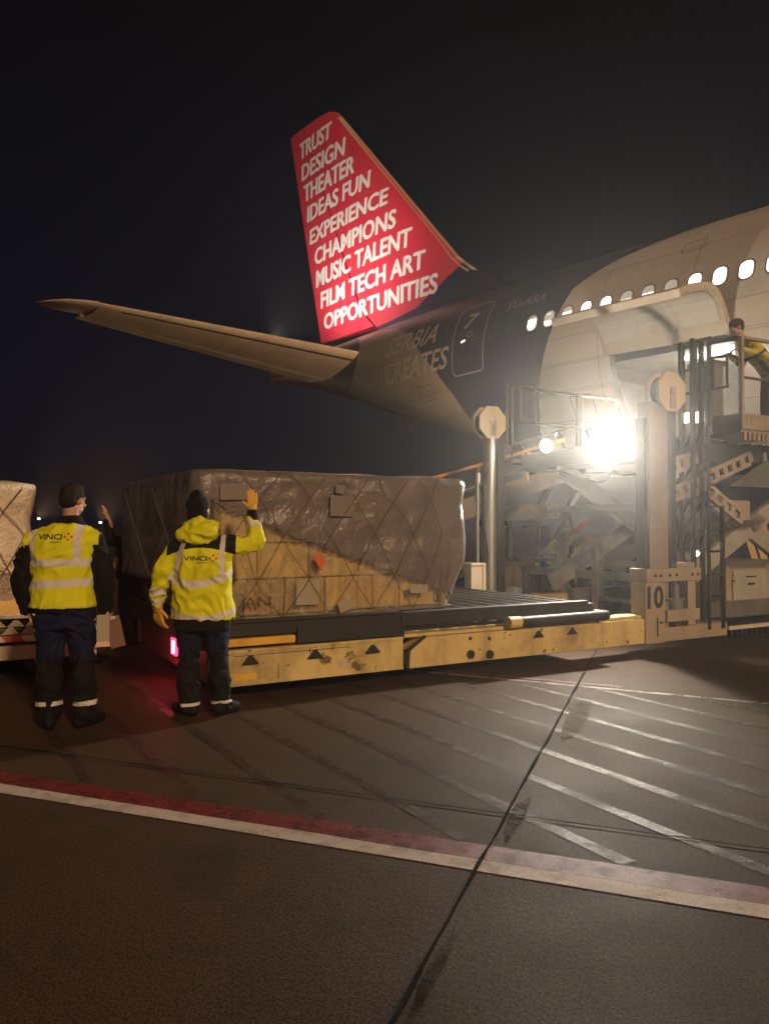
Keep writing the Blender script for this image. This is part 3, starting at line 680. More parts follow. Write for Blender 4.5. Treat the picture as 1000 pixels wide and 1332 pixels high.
for x in (-.2, -.1, .05, .17, .45, .55):
    mb = MB(); mb.tube((x, -.05, .92), (x, -.065, .92), .018, 8); mb.build('fixing_bolt', M['dark_steel'], ld, 0, 50)
mb = MB(); mb.tube((.2, .0, .50), (.2, .0, .62), .09, 14).tube((.2, .0, .62), (.2, .0, .80), .055, 14).box(.06, .34, -.03, .06, .60, .64); mb.build('jack_motor', M['grey_steel'], ld, 0, 50)
lettering('number', '10', lambda u, v: Vector((-.31 + .27 * u, -.036, .53 + .27 * v)), M['black'], npn, 1, 1, .03)
mb = MB(); mb.box(-.19, -.175, -.036, -.03, .86, .98).box(-.15, -.13, -.036, -.03, .2, .42).box(-.10, -.05, -.036, -.03, .35, .37); mb.build('stencil_mark', M['black'], npn)
# front chassis under the bridge
fr = []
M['grimy_beige'] = paint('grimy_beige', (.36, .30, .22), .6, 0, .6, (.09, .07, .05), 2.6, .1)
B('base_frame', 'grimy_beige', (1.15, 1.27, 1.4, 4.3, .70, .82), (1.14, 1.28, 3.0, 3.12, .15, 1.32), (1.14, 1.28, 2.22, 2.34, .15, 1.30), (1.14, 1.28, 3.86, 3.98, .15, .7), (1.14, 1.28, 1.38, 1.5, .15, .95), (1.15, 1.25, 1.5, 2.22, .38, .44), (1.15, 1.25, 1.4, 4.2, .92, .99))
B('base_frame', 'grey_steel', (1.3, 4.4, .35, .5, .28, .5), (1.3, 4.4, 2.9, 3.05, .28, .5), (4.3, 4.45, .5, 2.9, .28, .5), (1.28, 1.36, 1.2, 3.5, 1.74, 1.84))
ws = MB(); ws.tube((0, -.14, 0), (0, .14, 0), .40, 28); wme = ws.mesh('wheel'); wmat = M['rubber']
for x, y in ((3.6, .75), (2.2, 3.15), (3.9, 3.15)):
    mb = MB(); mb.tube((x, y - .13, .40), (x, y + .13, .40), .40, 28); wh = mb.build('wheel', M['rubber'], ld, .03, 40)
    mb = MB(); mb.tube((x, y - .14, .40), (x, y + .14, .40), .21, 18); mb.build('rim', M['grey_steel'], wh, .01, 40)
def scissor(y, flip):
    mb = MB()
    a, b = ((.7, y, .62), (4.2, y, 2.42)) if not flip else ((.75, y, 2.42), (4.2, y, .62))
    mb.bar(a, b, .09, .26); return mb.build('scissor_arm', M['scissor'], ld, .01)
scissor(.55, 0); scissor(.68, 1); scissor(2.75, 0); scissor(2.62, 1)
mb = MB(); mb.tube((2.45, .45, 1.52), (2.45, 2.85, 1.52), .08, 16); mb.build('scissor_pivot', M['silver'], ld, 0, 50)
mb = MB(); mb.tube((1.6, .35, 1.62), (2.3, .35, 1.60), .075, 16).tube((2.3, .35, 1.60), (2.42, .35, 1.6), .04, 12); mb.build('hydraulic_cylinder', M['silver'], ld, 0, 50)
mb = MB(); mb.tube((1.4, 1.6, .6), (2.6, 1.6, 1.9), .10, 16); mb.build('hydraulic_cylinder', M['grey_steel'], ld, 0, 50)
# perforated beams on the near side
def perforated(p0, p1, h, t, nh, name='perforated_beam', mat='dust_beige'):
    p0, p1 = Vector(p0), Vector(p1); d = p1 - p0; up = Vector((0, 0, 1)); mb = MB()
    for s in (-1, 1): mb.bar(p0 + up * (s * h * .38), p1 + up * (s * h * .38), t, h * .24)
    for k in range(nh + 1):
        c = p0 + d * (k / nh); w = d.length / nh * .5; dd = d.normalized() * w / 2; mb.bar(c - dd, c + dd, t * .9, h * .56)
    return mb.build(name, M[mat], ld, .004)
perforated((.40, .22, 1.88), (1.95, .22, 2.42), .20, .05, 9)
perforated((1.05, .22, 2.0), (1.75, .22, 1.62), .20, .05, 4)
perforated((.36, .22, 2.24), (.85, .22, 2.36), .22, .05, 3)
mb = MB(); mb.prism([(1.35, 2.02), (2.42, 2.02), (2.32, 2.22), (2.15, 2.40), (2.02, 2.32)], .05, XZ((0, .14, 0))); mb.build('gusset_plate', M['grey_steel'], ld, .006)
mb = MB(); mb.tube((2.12, .12, 2.38), (2.12, .12, 2.5), .03, 10); mb.build('lifting_lug', M['silver'], ld, 0, 50)
B('gusset_plate', 'dust_beige', (1.6, 2.0, .25, .29, 1.58, 1.85))
# engine compartment
ec = B('engine_compartment', 'dust_beige', (1.72, 3.0, .42, 1.2, .25, .98))
B('compartment_lid', 'grey_steel', (1.70, 3.02, .38, 1.22, .98, 1.02), (1.78, 2.55, .40, .42, .93, .97), parent=ec)
B('access_door', paint('pale_green_grey_panel', (.36, .36, .28), .5, 0, .35, (.15, .13, .1)), (1.84, 2.56, .395, .42, .29, .90), parent=ec)
B('door_handle', 'black', (2.14, 2.26, .37, .395, .70, .725), (2.10, 2.32, .39, .394, .80, .82), (1.8, 1.86, .38, .395, .75, .77), parent=ec)
B('toe_board', 'cream', (1.35, 2.4, .10, .14, .16, .21))
mb = MB()
for k in range(10): mb.box(1.36 + k * .105, 1.40 + k * .105, .095, .145, .06, .16)
mb.build('bristle_skirt', M['black_steel'], ld)
# ladder and cage uprights
mb = MB(); mb.bar((.80, -.02, .22), (.80, -.02, 2.75), .04, .03).bar((1.06, -.02, .22), (1.06, -.02, 1.76), .05, .04)
for z in np.arange(.35, 2.7, .28): mb.bar((.80, -.02, z), (1.06, -.02, z), .035, .03)
mb.build('ladder', M['black_steel'], ld, .004)
mb = MB()
for x, y in ((.62, .06), (.70, .30), (.86, .12)): mb.bar((x, y, .3), (x, y, 3.85), .05, .05)
for z in np.arange(1.2, 2.7, .42): mb.bar((.62, .06, z), (.86, .12, z + .25), .03, .03).bar((.62, .06, z + .25), (.70, .30, z), .03, .03)
mb.build('guide_frame', M['dark_steel'], ld, .004)
# bridge platform
BZ = 2.62
B('bridge_platform', 'dark_steel', (.38, 4.5, .35, .47, 2.36, BZ), (.38, 4.5, 2.95, 3.07, 2.36, BZ), (.36, .48, .47, 2.95, 2.40, BZ), (.5, 4.5, .48, 2.94, 2.52, 2.58), (4.4, 4.5, .47, 2.95, 2.4, BZ))
B('bridge_underframe', 'dark_steel', *[(x, x + .08, .5, 2.92, 2.38, 2.515) for x in (.9, 1.6, 2.3, 3.0, 3.7)])
rm2 = MB(); rm2.tube((0, .5, 2.63), (0, 2.92, 2.63), .045, 12); rme2 = rm2.mesh('roller'); setmat(rme2, M['roller']); rme2.polygons.foreach_set('use_smooth', [True] * len(rme2.polygons)); rme2.set_sharp_from_angle(angle=R_(50))
x = .62
while x < 4.35:
    o = bpy.data.objects.new('roller', rme2); C.objects.link(o); o.parent = ld; o.location = (x, 0, 0); x += .25
def railing(pts, z0, z1, r=.02, mid=True, name='guard_rail', mat='rail_dark', posts=None):
    mb = MB()
    for (x0, y0), (x1, y1) in zip(pts, pts[1:]):
        mb.tube((x0, y0, z1), (x1, y1, z1), r, 10)
        if mid: mb.tube((x0, y0, (z0 + z1) / 2), (x1, y1, (z0 + z1) / 2), r * .9, 10)
    for x0, y0 in (posts or pts): mb.tube((x0, y0, z0), (x0, y0, z1 + r), r, 10)
    return mb.build(name, M[mat], ld, 0, 50)
M['rail_pale'] = paint('pale_rail_paint', (.13, .115, .09), .45, .2, .3)
railing([(.30, 3.2), (1.70, 3.2), (2.6, 3.2)], BZ, 3.70, .022, True, 'guard_rail', 'rail_pale')
mb = MB(); mb.path([(.42, 3.14, 3.18), (.42, 3.14, 3.72), (.72, 3.14, 3.72), (.72, 3.14, 3.18), (.42, 3.14, 3.18)], .02); mb.build('rail_gate', M['rail_pale'], ld, 0, 50)
mb = MB(); mb.tube((.2, 3.2, 2.62), (.2, 3.2, 3.75), .022, 10).tube((1.7, 3.2, 2.6), (1.72, 3.2, 3.7), .05, 10); mb.build('rail_post', M['rail_pale'], ld, 0, 50)
B('walkway', 'grey_steel', (.2, 2.7, 3.07, 3.45, 2.50, 2.56))
def hose(name, pts, r, mat):
    cu = bpy.data.curves.new(name, 'CURVE'); cu.dimensions = '3D'; cu.bevel_depth = r; cu.bevel_resolution = 2; sp = cu.splines.new('BEZIER'); sp.bezier_points.add(len(pts) - 1)
    for b, p in zip(sp.bezier_points, pts): b.co = p; b.handle_left_type = b.handle_right_type = 'AUTO'
    ob = bpy.data.objects.new(name, cu); C.objects.link(ob); dg = bpy.context.evaluated_depsgraph_get(); me = bpy.data.meshes.new_from_object(ob.evaluated_get(dg)); bpy.data.objects.remove(ob)
    return link(name, me, M[mat], ld, 180)
hose('hydraulic_hose', [(.3, .3, .6), (.55, .35, 1.1), (.45, .4, 1.7), (.8, .45, 2.4)], .018, 'black_steel')
hose('hydraulic_hose', [(.34, .3, .6), (.7, .3, .95), (.6, .42, 1.6), (1.0, .45, 2.4)], .016, 'rubber')
hose('hydraulic_hose', [(1.3, 1.9, .7), (1.5, 1.7, 1.2), (1.2, 1.5, 1.5), (1.6, 1.4, 2.4)], .02, 'rubber')
hose('power_cable', [(.3, 1.0, 2.4), (.5, 1.4, 2.15), (.7, 2.0, 2.2), (.6, 2.7, 2.4)], .014, 'rubber')
hose('power_cable', [(.12, .22, 2.6), (.3, .3, 2.2), (.45, .4, 2.35)], .014, 'rubber')
hose('hydraulic_hose', [(-.45, 2.95, .55), (-.42, 2.9, 1.0), (-.47, 2.92, 1.7), (-.4, 2.95, 2.3)], .016, 'rubber')
# operator cage
cg = B('operator_cage', 'dust_beige', (1.28, 2.5, -.16, -.12, 2.74, 2.94), (1.28, 1.31, -.12, .75, 2.74, 2.94), (1.3, 2.5, -.12, .75, 2.70, 2.74))
mb = MB(); mb.bar((1.295, -.14, 2.74), (1.295, -.14, 3.92), .05, .05).bar((1.295, -.14, 3.91), (2.5, -.14, 3.91), .05, .04).bar((2.45, -.14, 2.9), (2.45, -.14, 3.9), .05, .05); mb.build('cage_post', M['dust_beige'], cg, .004)
mb = MB(); mb.box(1.45, 2.45, -.166, -.16, 2.78, 2.785).box(1.45, 2.45, -.166, -.16, 2.895, 2.90).box(1.45, 1.455, -.166, -.16, 2.785, 2.895); mb.build('cage_panel_edge', M['dust_beige'], cg)
mb = MB(); mb.bar((1.3, -.14, 3.40), (2.45, -.14, 3.40), .03, .03); mb.build('mid_rail', M['rail_pale'], cg)
mb = MB()
for k in range(13): mb.box(1.33 + k * .09, 1.38 + k * .09, -.15, -.11, 2.60, 2.70)
mb.build('grating_edge', M['dust_beige'], cg)
mb = MB()
for y in (.72, .52, .30): mb.bar((1.25, y, 2.7), (1.25, y, 4.0), .045, .045)
mb.bar((1.25, .75, 3.98), (1.25, .28, 3.98), .04, .04).bar((1.25, .30, 3.94), (1.28, -.12, 3.90), .05, .06).bar((1.25, .72, 3.62), (1.25, .30, 3.60), .03, .03).bar((1.25, .72, 3.3), (1.25, .30, 3.3), .03, .03)
mb.bar((1.25, .30, 3.72), (1.27, .05, 3.70), .03, .03).bar((1.25, .26, 3.3), (1.26, .02, 3.3), .03, .03).bar((1.25, .24, 3.3), (1.25, .24, 3.7), .025, .025).bar((1.26, .04, 3.3), (1.26, .04, 3.7), .025, .025)
mb.build('cage_gate', M['rail_dark'], cg, .003)
B('control_console', 'grey_steel', (1.35, 1.6, .35, .7, 2.95, 3.65), (1.34, 1.62, .32, .72, 3.65, 3.72), parent=cg)
wl_ = B('work_lamp', 'lit_panel', (1.222, 1.226, .60, .70, 2.90, 3.04), (1.222, 1.226, .36, .50, 2.88, 3.03), bevel=0, parent=cg)
# flood lamps on the near end of the bridge, plus an added lamp for the hull
def flood(x, y, z, r, mat, power, name='flood_lamp', soft=.1, aim=(-1, -.45, -.22)):
    d = Vector(aim).normalized(); p = Vector((x, y, z)); mb = MB()
    mb.tube(p - d * .13, p - d * .02, r * .55, 16, r * 1.12).tube(p - d * .02, p, r * 1.12, 16); h = mb.build(name, M['black_steel'], ld, 0, 50)
    mb = MB(); mb.tube(p + d * .001, p + d * .015, r, 20); mb.build('lamp_glass', mat, h, 0, 50)
    mb = MB(); mb.bar(p - d * .1, p - d * .1 + Vector((.05, 0, -.12)), .03, .03); mb.build('lamp_bracket', M['dark_steel'], h)
    l = bpy.data.lights.new(name, 'SPOT'); l.energy = power; l.shadow_soft_size = soft; l.color = (1, .85, .64); l.spot_size = R_(150); l.spot_blend = .6
    o = bpy.data.objects.new(name, l); C.objects.link(o); o.parent = ld; o.location = p + d * (soft + .03); o.rotation_euler = (-d).to_track_quat('Z', 'Y').to_euler()
flood(.27, 1.08, 2.66, .26, M['lamp_glass'], 760, soft=.05)
flood(.27, 2.36, 2.70, .095, M['lamp_glass_small'], 90, soft=.03)
flood(1.7, 2.9, 3.1, .05, M['lamp_glass_small'], 480, 'hull_lamp', .03, aim=(.9, .1, .35))  # added lamp, only there to brighten the hull

# ------------------------------------------------------------------ WRAPPED CARGO
def wrapmat(name, col, c2, gloss, alpha=1., crumple=.8):
    q = Mat(name, col, .35, 0, .5, gloss); q.mix(q.noise(2.2, 5, .6).ramp(.35, .7) * .7, c2)
    f1 = q.noise(3.2, 6, .6, dist=.5); f2 = q.noise(6, 6, .65, stretch=(1, 1, .4), dist=.6); f3 = q.noise(2.2, 3, .5, stretch=(.5, .5, 2.))
    q.bump((f1 - .5).abs() * 3., crumple, .05); q.bump((f2 - .5).abs() * 2.5, crumple, .03); q.bump(f3, .5, .05)
    q.rough(q.noise(5, 3) * .2 + .22)
    if alpha < 1:
        tr = q.nt.nodes.new('ShaderNodeBsdfTransparent'); mx = q.nt.nodes.new('ShaderNodeMixShader')
        k = (f2 - .5).abs().ramp(0., .16).inv() * .35 + alpha
        q.nt.links.new(k.k, mx.inputs[0]); q.nt.links.new(tr.outputs[0], mx.inputs[1]); q.nt.links.new(q.b.outputs[0], mx.inputs[2]); q.nt.links.new(mx.outputs[0], q.out.inputs[0])
    return q.m
M['wrap'] = wrapmat('clear_wrap', (.50, .40, .25), (.58, .47, .32), 1., .12, 1.)
M['cover'] = wrapmat('brown_cover_sheet', (.138, .111, .100), (.175, .142, .128), .35, 1., .30)  # dark tone of the shade over the upper cargo, painted as a sheet
M['cover_pale'] = wrapmat('pale_cover_sheet', (.80, .68, .52), (.66, .54, .42), .5)
def cardboard(name, col):
    q = Mat(name, col, .75); q.mix(q.noise(3, 5).ramp(.4, .7) * .4, tuple(c * .7 for c in col)); q.bump(q.noise(40, 3), .2, .003)
    return q.m
CB = [cardboard('cardboard', (.64, .41, .12)), cardboard('pale_cardboard', (.72, .47, .17)), cardboard('dark_cardboard', (.44, .27, .10))]
M['tapec'] = flat('packing_tape', (.42, .30, .16), .3)
M['paper'] = paint('paper_label', (.34, .285, .20), .6, 0, .2, (.35, .3, .25), 8)
M['dull_label'] = paint('dull_label_under_film', (.20, .158, .135), .45, 0, .3, (.16, .12, .1), 8)
M['net'] = flat('cargo_net_strap', (.088, .064, .052), .8); M['net_pale'] = flat('pale_net_strap', (.14, .09, .06), .8)
M['base'] = paint('aluminium_base', (.42, .38, .33), .4, .7, .5)

def shell(L, D, z0, z1, prof, r=.12, step=.05, off=0., seed=0., amp=.03, keep=None, top=True, z_step=.05):
    """a lumpy box wrapped in sheeting: rounded rectangle L x D (x 0..L, y 0..D), z0..z1; prof(x,y,z)->(dx,dy)"""
    per = []
    def seg(p, q):
        m_ = max(1, int(math.dist(p, q) / step)); return [(p[0] + (q[0] - p[0]) * k / m_, p[1] + (q[1] - p[1]) * k / m_) for k in range(m_)]
    cor = []
    for cx, cy, t0 in ((r, r, 180), (L - r, r, 270), (L - r, D - r, 0), (r, D - r, 90)):
        cor.append([(cx + r * math.cos(R_(t0 + 15 * k)), cy + r * math.sin(R_(t0 + 15 * k))) for k in range(7)])
    for i in range(4): per += cor[i][:-1] + seg(cor[i][-1], cor[(i + 1) % 4][0])
    n = len(per); nz = max(2, int((z1 - z0) / z_step)); V = []; F = []
    def pt(x, y, z, inset=0.):
        cx, cy = L / 2, D / 2
        nx = (x - cx) / (L / 2); ny = (y - cy) / (D / 2); px, py = nx ** 9, ny ** 9
        d = noise.noise((x * 1.6 + seed, y * 1.6, z * 2.2)) * amp + noise.noise((x * 5 + seed, y * 5, z * 5)) * amp * .4 + abs(noise.noise((x * 3.2 + seed, y * 3.2 + 4, z * 4.))) * amp * .6
        dx, dy = prof(x, y, z)
        return Vector((x + px * (d + off) + dx, y + py * (d + off) + dy, z))
    for i in range(nz + 1):
        z = z0 + (z1 - z0) * i / nz; rd = max(0, z - (z1 - .08)) / .08
        for x, y in per:
            q = 1 - .03 * rd * rd; V.append(pt(L / 2 + (x - L / 2) * (1 - .02 * rd ** 2), D / 2 + (y - D / 2) * (1 - .025 * rd ** 2), z))
    for i in range(nz):
        for k in range(n): F.append((i * n + k, i * n + (k + 1) % n, (i + 1) * n + (k + 1) % n, (i + 1) * n + k))
    base = nz * n
    if top:
        for j in (.8, .4):
            o = len(V)
            for x, y in per:
                X_, Y_ = L / 2 + (x - L / 2) * j, D / 2 + (y - D / 2) * j; V.append(Vector((X_, Y_, z1 + off + .012 + noise.noise((X_ * 2 + seed, Y_ * 2, 3)) * .035)))
            for k in range(n): F.append((base + k, base + (k + 1) % n, o + (k + 1) % n, o + k))
            base = o
        V.append(Vector((L / 2, D / 2, z1 + off + .02))); c = len(V) - 1
        for k in range(n): F.append((base + k, base + (k + 1) % n, c))
    if keep: F = [f for f in F if keep(sum((V[i] for i in f), Vector()) / len(f))]
    used = sorted({i for f in F for i in f}); mp = {o: i for i, o in enumerate(used)}
    mb = MB(); mb.add([V[i] for i in used], [tuple(mp[i] for i in f) for f in F]); return mb

# -- the big pallet on the loader deck
PL, PDp = 3.0, 2.72
u0 = Vector((math.cos(LR), math.sin(LR), 0)); v0 = Vector((-math.sin(LR), math.cos(LR), 0))
pal = empty('cargo_pallet', LM + u0 * (-5.54) + v0 * .30 + Vector((0, 0, .64)), LR + R_(2.6), 'plastic wrapped cargo pallet under a brown sheet with cartons showing, on the loader deck', 'cargo pallet')
HT = 1.37
B('pallet_base', 'base', (.22, PL - .2, .04, PDp - .1, .0, .03), parent=pal)
def prof(x, y, z):
    lo = max(0, min(1, (.55 - z) / .55))
    dx = 0
    if x > PL / 2: dx = -.24 * lo ** 1.3
    else: dx = .22 if z < .24 else .22 * max(0, 1 - (z - .24) / .08)
    return dx * (1 if abs(x - PL / 2) > PL / 2 - .25 else 0), (-.12 * max(0, min(1, (.35 - z) / .3)) if y > PDp / 2 + 1.2 else 0)
rnd = random.Random(3)
def cartons(parent, L, D, H, nx, nz, ny, seed):
    rr = random.Random(seed)
    hs_ = H / nz
    def carton(x0, x1, y0, y1, z0, z1):
        mb = MB(); mb.box(x0 + .006, x1 - .006, y0, y1, z0 + .004, z1 - .006); o = mb.build('cardboard_box', rr.choice(CB), parent, .012)
        return o
    for k in range(nz):
        x = .24; 
        while x < L - .36:
            w = min(rr.uniform(.36, .58), L - .24 - x)
            if w < .2: break
            q = rr.uniform(0, .035); carton(x, x + w, .06 + q, .52, .035 + hs_ * k, .035 + hs_ * (k + 1)); x += w
        y = .54
        while y < D - .3:
            w = min(rr.uniform(.4, .6), D - .12 - y); q = rr.uniform(0, .03)
            if w < .2: break
            carton(.26 + q, .7, y, y + w, .035 + hs_ * k, .035 + hs_ * (k + 1)); y += w
    mb = MB(); mb.box(.72, L - .28, .54, D - .1, .035, H - .03); mb.build('cardboard_box', CB[2], parent, .02)
cartons(pal, PL, PDp, HT - .02, 6, 4, 4, 5)
mb = shell(PL, PDp, .035, HT, prof, seed=2., amp=.028, top=True); mb.build('plastic_wrap', M['wrap'], pal, 0, 180)
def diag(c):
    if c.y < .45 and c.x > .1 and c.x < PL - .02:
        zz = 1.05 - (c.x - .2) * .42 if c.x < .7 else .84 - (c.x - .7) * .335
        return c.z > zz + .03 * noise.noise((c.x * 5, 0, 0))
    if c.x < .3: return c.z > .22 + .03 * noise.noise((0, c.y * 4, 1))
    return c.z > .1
mb = shell(PL, PDp, .035, HT, prof, off=.014, seed=2., amp=.028, keep=diag, step=.03, z_step=.025); mb.build('cover_sheet', M['cover'], pal, 0, 180)  # painted shade, its diagonal lower edge cut by diag
# labels, orange tag, tape
def label(parent, x, z, w, h, rot, y=-.02, mat='paper', nm='paper_label'):
    mb = MB(); mb.box(-w / 2, w / 2, -.0015, .0015, -h / 2, h / 2, Matrix.Translation((x, y, z)) @ Matrix.Rotation(rot, 4, 'Y')); mb.build(nm, M[mat], parent)
label(pal, 1.42, 1.06, .26, .20, .02, -.05, 'dull_label'); label(pal, 1.40, 1.22, .10, .08, .1, -.05, 'dull_label')
label(pal, .34, 1.17, .30, .14, -.03, -.05, 'dull_label')
label(pal, 1.06, .24, .24, .24, .03, -.03); label(pal, 1.46, .09, .13, .11, -.3, -.025); label(pal, 2.32, .22, .22, .09, .03, -.055)
M['orange'] = Mat('orange_tag', (.62, .12, .03), .5).m
mb = MB(); mb.prism([(-.05, 0), (.03, -.12), (.06, .02), (.02, .045), (-.045, .04)], .004, XZ((1.16, -.07, .55))); mb.build('orange_tag', M['orange'], pal)
def carton_mark(u, v): return Vector((.42 + .26 * u, -.032, .13 + .09 * v))
lettering('carton_print', 'AN', carton_mark, flat('carton_print', (.10, .06, .03), .7), pal, 1)
# net: strap tubes just proud of the sheeting
def net(parent, segs, name='cargo_net', mat='net', r=.0036, wob=.06):
    mb = MB()
    for p0, p1 in segs:
        n_ = max(2, int((Vector(p1) - Vector(p0)).length / .12)); pts = []
        for k in range(n_ + 1):
            p = Vector(p0).lerp(Vector(p1), k / n_); w = noise.noise(p * 2.2) * wob; pts.append(p + Vector((w, -abs(w) * .1, w * .8)))
        for a, b in zip(pts, pts[1:]): mb.bar(a, b, r * 2.6, r)
    return mb.build(name, M[mat], parent)
sg = []
xs_ = [.3, .82, 1.3, 1.78, 2.26, 2.6]
for i, x in enumerate(xs_):
    yb = -.045
    if i + 1 < len(xs_):
        xn = xs_[i + 1]; xm = (x + xn) / 2
        sg += [((x, yb, .03), (xm, yb - .01, .36)), ((xn, yb, .03), (xm, yb - .01, .36)), ((xm, yb - .01, .36), (x, yb - .018, .78)), ((xm, yb - .01, .36), (xn, yb - .018, .78)),
               ((x, yb - .02, .78), (xm, yb - .02, 1.12)), ((xn, yb - .02, .78), (xm, yb - .02, 1.12)), ((xm, yb - .02, 1.12), (x + .05, yb - .005, 1.35)), ((xm, yb - .02, 1.12), (xn - .05, yb - .005, 1.35))]
    if i % 2: sg.append(((x, yb, .02), (x, yb, .40)))
net(pal, sg)
sg = []
for y in np.arange(.25, 2.4, 1.1):
    sg += [((-.05, y, .35), (-.06, y + 1.0, 1.25)), ((-.05, y + 1.1, .35), (-.06, y + .1, 1.25))]
net(pal, sg, r=.003, wob=.012)

# ------------------------------------------------------------------ DOLLY AND ITS PALLET, far left
dl = empty('pallet_dolly', (-5.50, 6.51, 0), R_(27), 'low pallet dolly with a red and white striped edge bar, left of the loader', 'dolly')
st_ = Mat('striped_bar', (.62, .55, .46), .45); X, Y, Z = st_.xyz(); st_.mix((X + Z * .8).mod(.34) < .17, (.52, .03, .02)); st_.mix(st_.noise(4, 5).ramp(.45, .7) * .4, (.12, .08, .06))
B('striped_bar', st_.m, (-.3, 2.95, -.06, 0, .385, .445), parent=dl)
B('side_beam', 'dust_beige', (-.3, 2.9, .02, .12, .20, .34), parent=dl)
B('frame', 'dark_steel', (-.3, 2.9, .12, .22, .22, .5), (-.3, 2.9, 2.3, 2.4, .2, .5), (2.8, 2.9, .2, 2.3, .2, .5), (-.3, -.2, .2, 2.3, .2, .5), parent=dl)
B('deck', 'dark_steel', (-.28, 2.88, .1, 2.38, .46, .50), parent=dl)
cm = MB(); cm.add([(0, 0, 0), (.16, 0, 0), (.08, 0, .085), (0, .05, 0), (.16, .05, 0), (.08, .05, .085)], [(0, 1, 2), (3, 5, 4), (0, 3, 4, 1), (1, 4, 5, 2), (0, 2, 5, 3)])
for row, (yy, zz) in enumerate(((.0, .452), (.20, .502), (.42, .502))):
    mb = MB()
    for k in range(19): mb.add([Vector(v) + Vector((-.28 + k * .165 + .05 * row, yy, zz)) for v in cm.v], cm.f)
    mb.build('roller_guide', M['dust_beige'], dl)
B('end_bracket', 'cream', (2.9, 3.12, .1, .3, .40, .48), (2.86, 3.05, -.05, .1, .28, .36), (3.05, 3.16, .2, .34, .30, .36), parent=dl)
for x, y in ((.3, .35), (2.4, .35), (.3, 2.1), (2.4, 2.1)):
    mb = MB(); mb.tube((x, y - .07, .19), (x, y + .07, .19), .19, 22); wh = mb.build('wheel', M['rubber'], dl, .02, 40)
    mb = MB(); mb.tube((x, y - .075, .19), (x, y + .075, .19), .09, 14); mb.build('rim', M['grey_steel'], wh, .005, 40)
p2 = empty('cargo_pallet', (-5.46, 6.76, .60), R_(27), 'netted cargo pallet under pale plastic sheeting at the left edge', 'cargo pallet')
B('pallet_base', 'base', (-.05, 2.2, -.05, 2.3, -.015, .03), parent=p2)
noprof = lambda x, y, z: ((.03 * math.sin(z * 5) if x > 1. else 0), 0)
def pale_keep(c): return c.z > .62 + .12 * noise.noise((c.x * 2, c.y * 2, 3)) - .1 * c.x
M['wrap2'] = wrapmat('clouded_wrap', (.40, .30, .235), (.30, .215, .165), .8)
mb = shell(2.17, 2.3, .035, 1.33, noprof, seed=11., amp=.03); mb.build('plastic_wrap', M['wrap2'], p2, 0, 180)
mb = shell(2.17, 2.3, .035, 1.33, noprof, off=.014, seed=11., amp=.03, keep=pale_keep, step=.03, z_step=.025); mb.build('cover_sheet', M['cover_pale'], p2, 0, 180)
mb = shell(2.12, 2.2, .03, .20, lambda x, y, z: (0, 0), seed=4., amp=.02, top=False, off=.02); mb.build('cardboard_tray', CB[1], p2, 0, 60)
sg = []
for i in range(7):
    x = .05 + i * .34
    sg += [((x, -.06, .2), (x + .17, -.065, .5)), ((x + .34, -.06, .2), (x + .17, -.065, .5)), ((x + .17, -.065, .5), (x, -.07, .82)), ((x + .17, -.065, .5), (x + .34, -.07, .82)), ((x, -.07, .82), (x + .17, -.07, 1.08)), ((x + .34, -.07, .82), (x + .17, -.07, 1.08)), ((x + .17, -.07, 1.08), (x, -.055, 1.32)), ((x + .17, -.07, 1.08), (x + .34, -.055, 1.32))]
net(p2, [q for q in sg if max(q[0][0], q[1][0]) < 2.16], mat='net_pale', r=.006)

# ------------------------------------------------------------------ PEOPLE
def rotM(ax, deg): return Matrix.Rotation(R_(deg), 3, ax)
def add_hand(mb, wrist, fd, back, thumb, size=1., curl=25, r=.0095, spread=1.4):
    """palm + five separate fingers. fd = finger direction, back = normal of the back of the hand, thumb = side of the thumb"""
    w = Vector(wrist); f = Vector(fd).normalized(); b = Vector(back); b = (b - f * b.dot(f)).normalized(); s = f.cross(b).normalized()
    if s.dot(Vector(thumb)) < 0: s = -s
    L = .088 * size
    lens = [.070, .078, .072, .056]
    for i, t in enumerate((.031, .0105, -.0105, -.031)):
        kn = w + f * (L * (1 - .06 * abs(i - 1.2))) + s * (t * size)
        add_capsule(mb, w + s * (t * .55 * size) + f * .01, kn, .0135 * size, .0125 * size, 10)
        ax = s; p = kn; d = (f + s * (t * spread)).normalized(); tot = 0
        for j, (q, c) in enumerate(((.46, .7), (.30, 1.), (.24, .8))):
            m3 = Matrix.Rotation(R_(curl * c * (1 + .18 * i)), 3, -(f.cross(b)) if f.cross(b).cross(f).dot(b) > 0 else f.cross(b))
            dn = m3 @ d
            if (dn - d).dot(b) > 0: dn = m3.transposed() @ d
            d = dn; e_ = p + d * (lens[i] * q * size); add_capsule(mb, p, e_, r * size * (1 - .08 * j), r * size * (.94 - .08 * j), 8); p = e_
    p = w + f * .022 * size + s * .026 * size; d = (f * .62 + s * .78 - b * .15).normalized()
    add_capsule(mb, w + f * .012, p, .014 * size, .013 * size, 8); e_ = p + d * .036 * size; add_capsule(mb, p, e_, .0125 * size, .0105 * size, 8)
    d = (f * .86 + s * .5 - b * .25).normalized(); add_capsule(mb, e_, e_ + d * .030 * size, .0105 * size, .009 * size, 8)
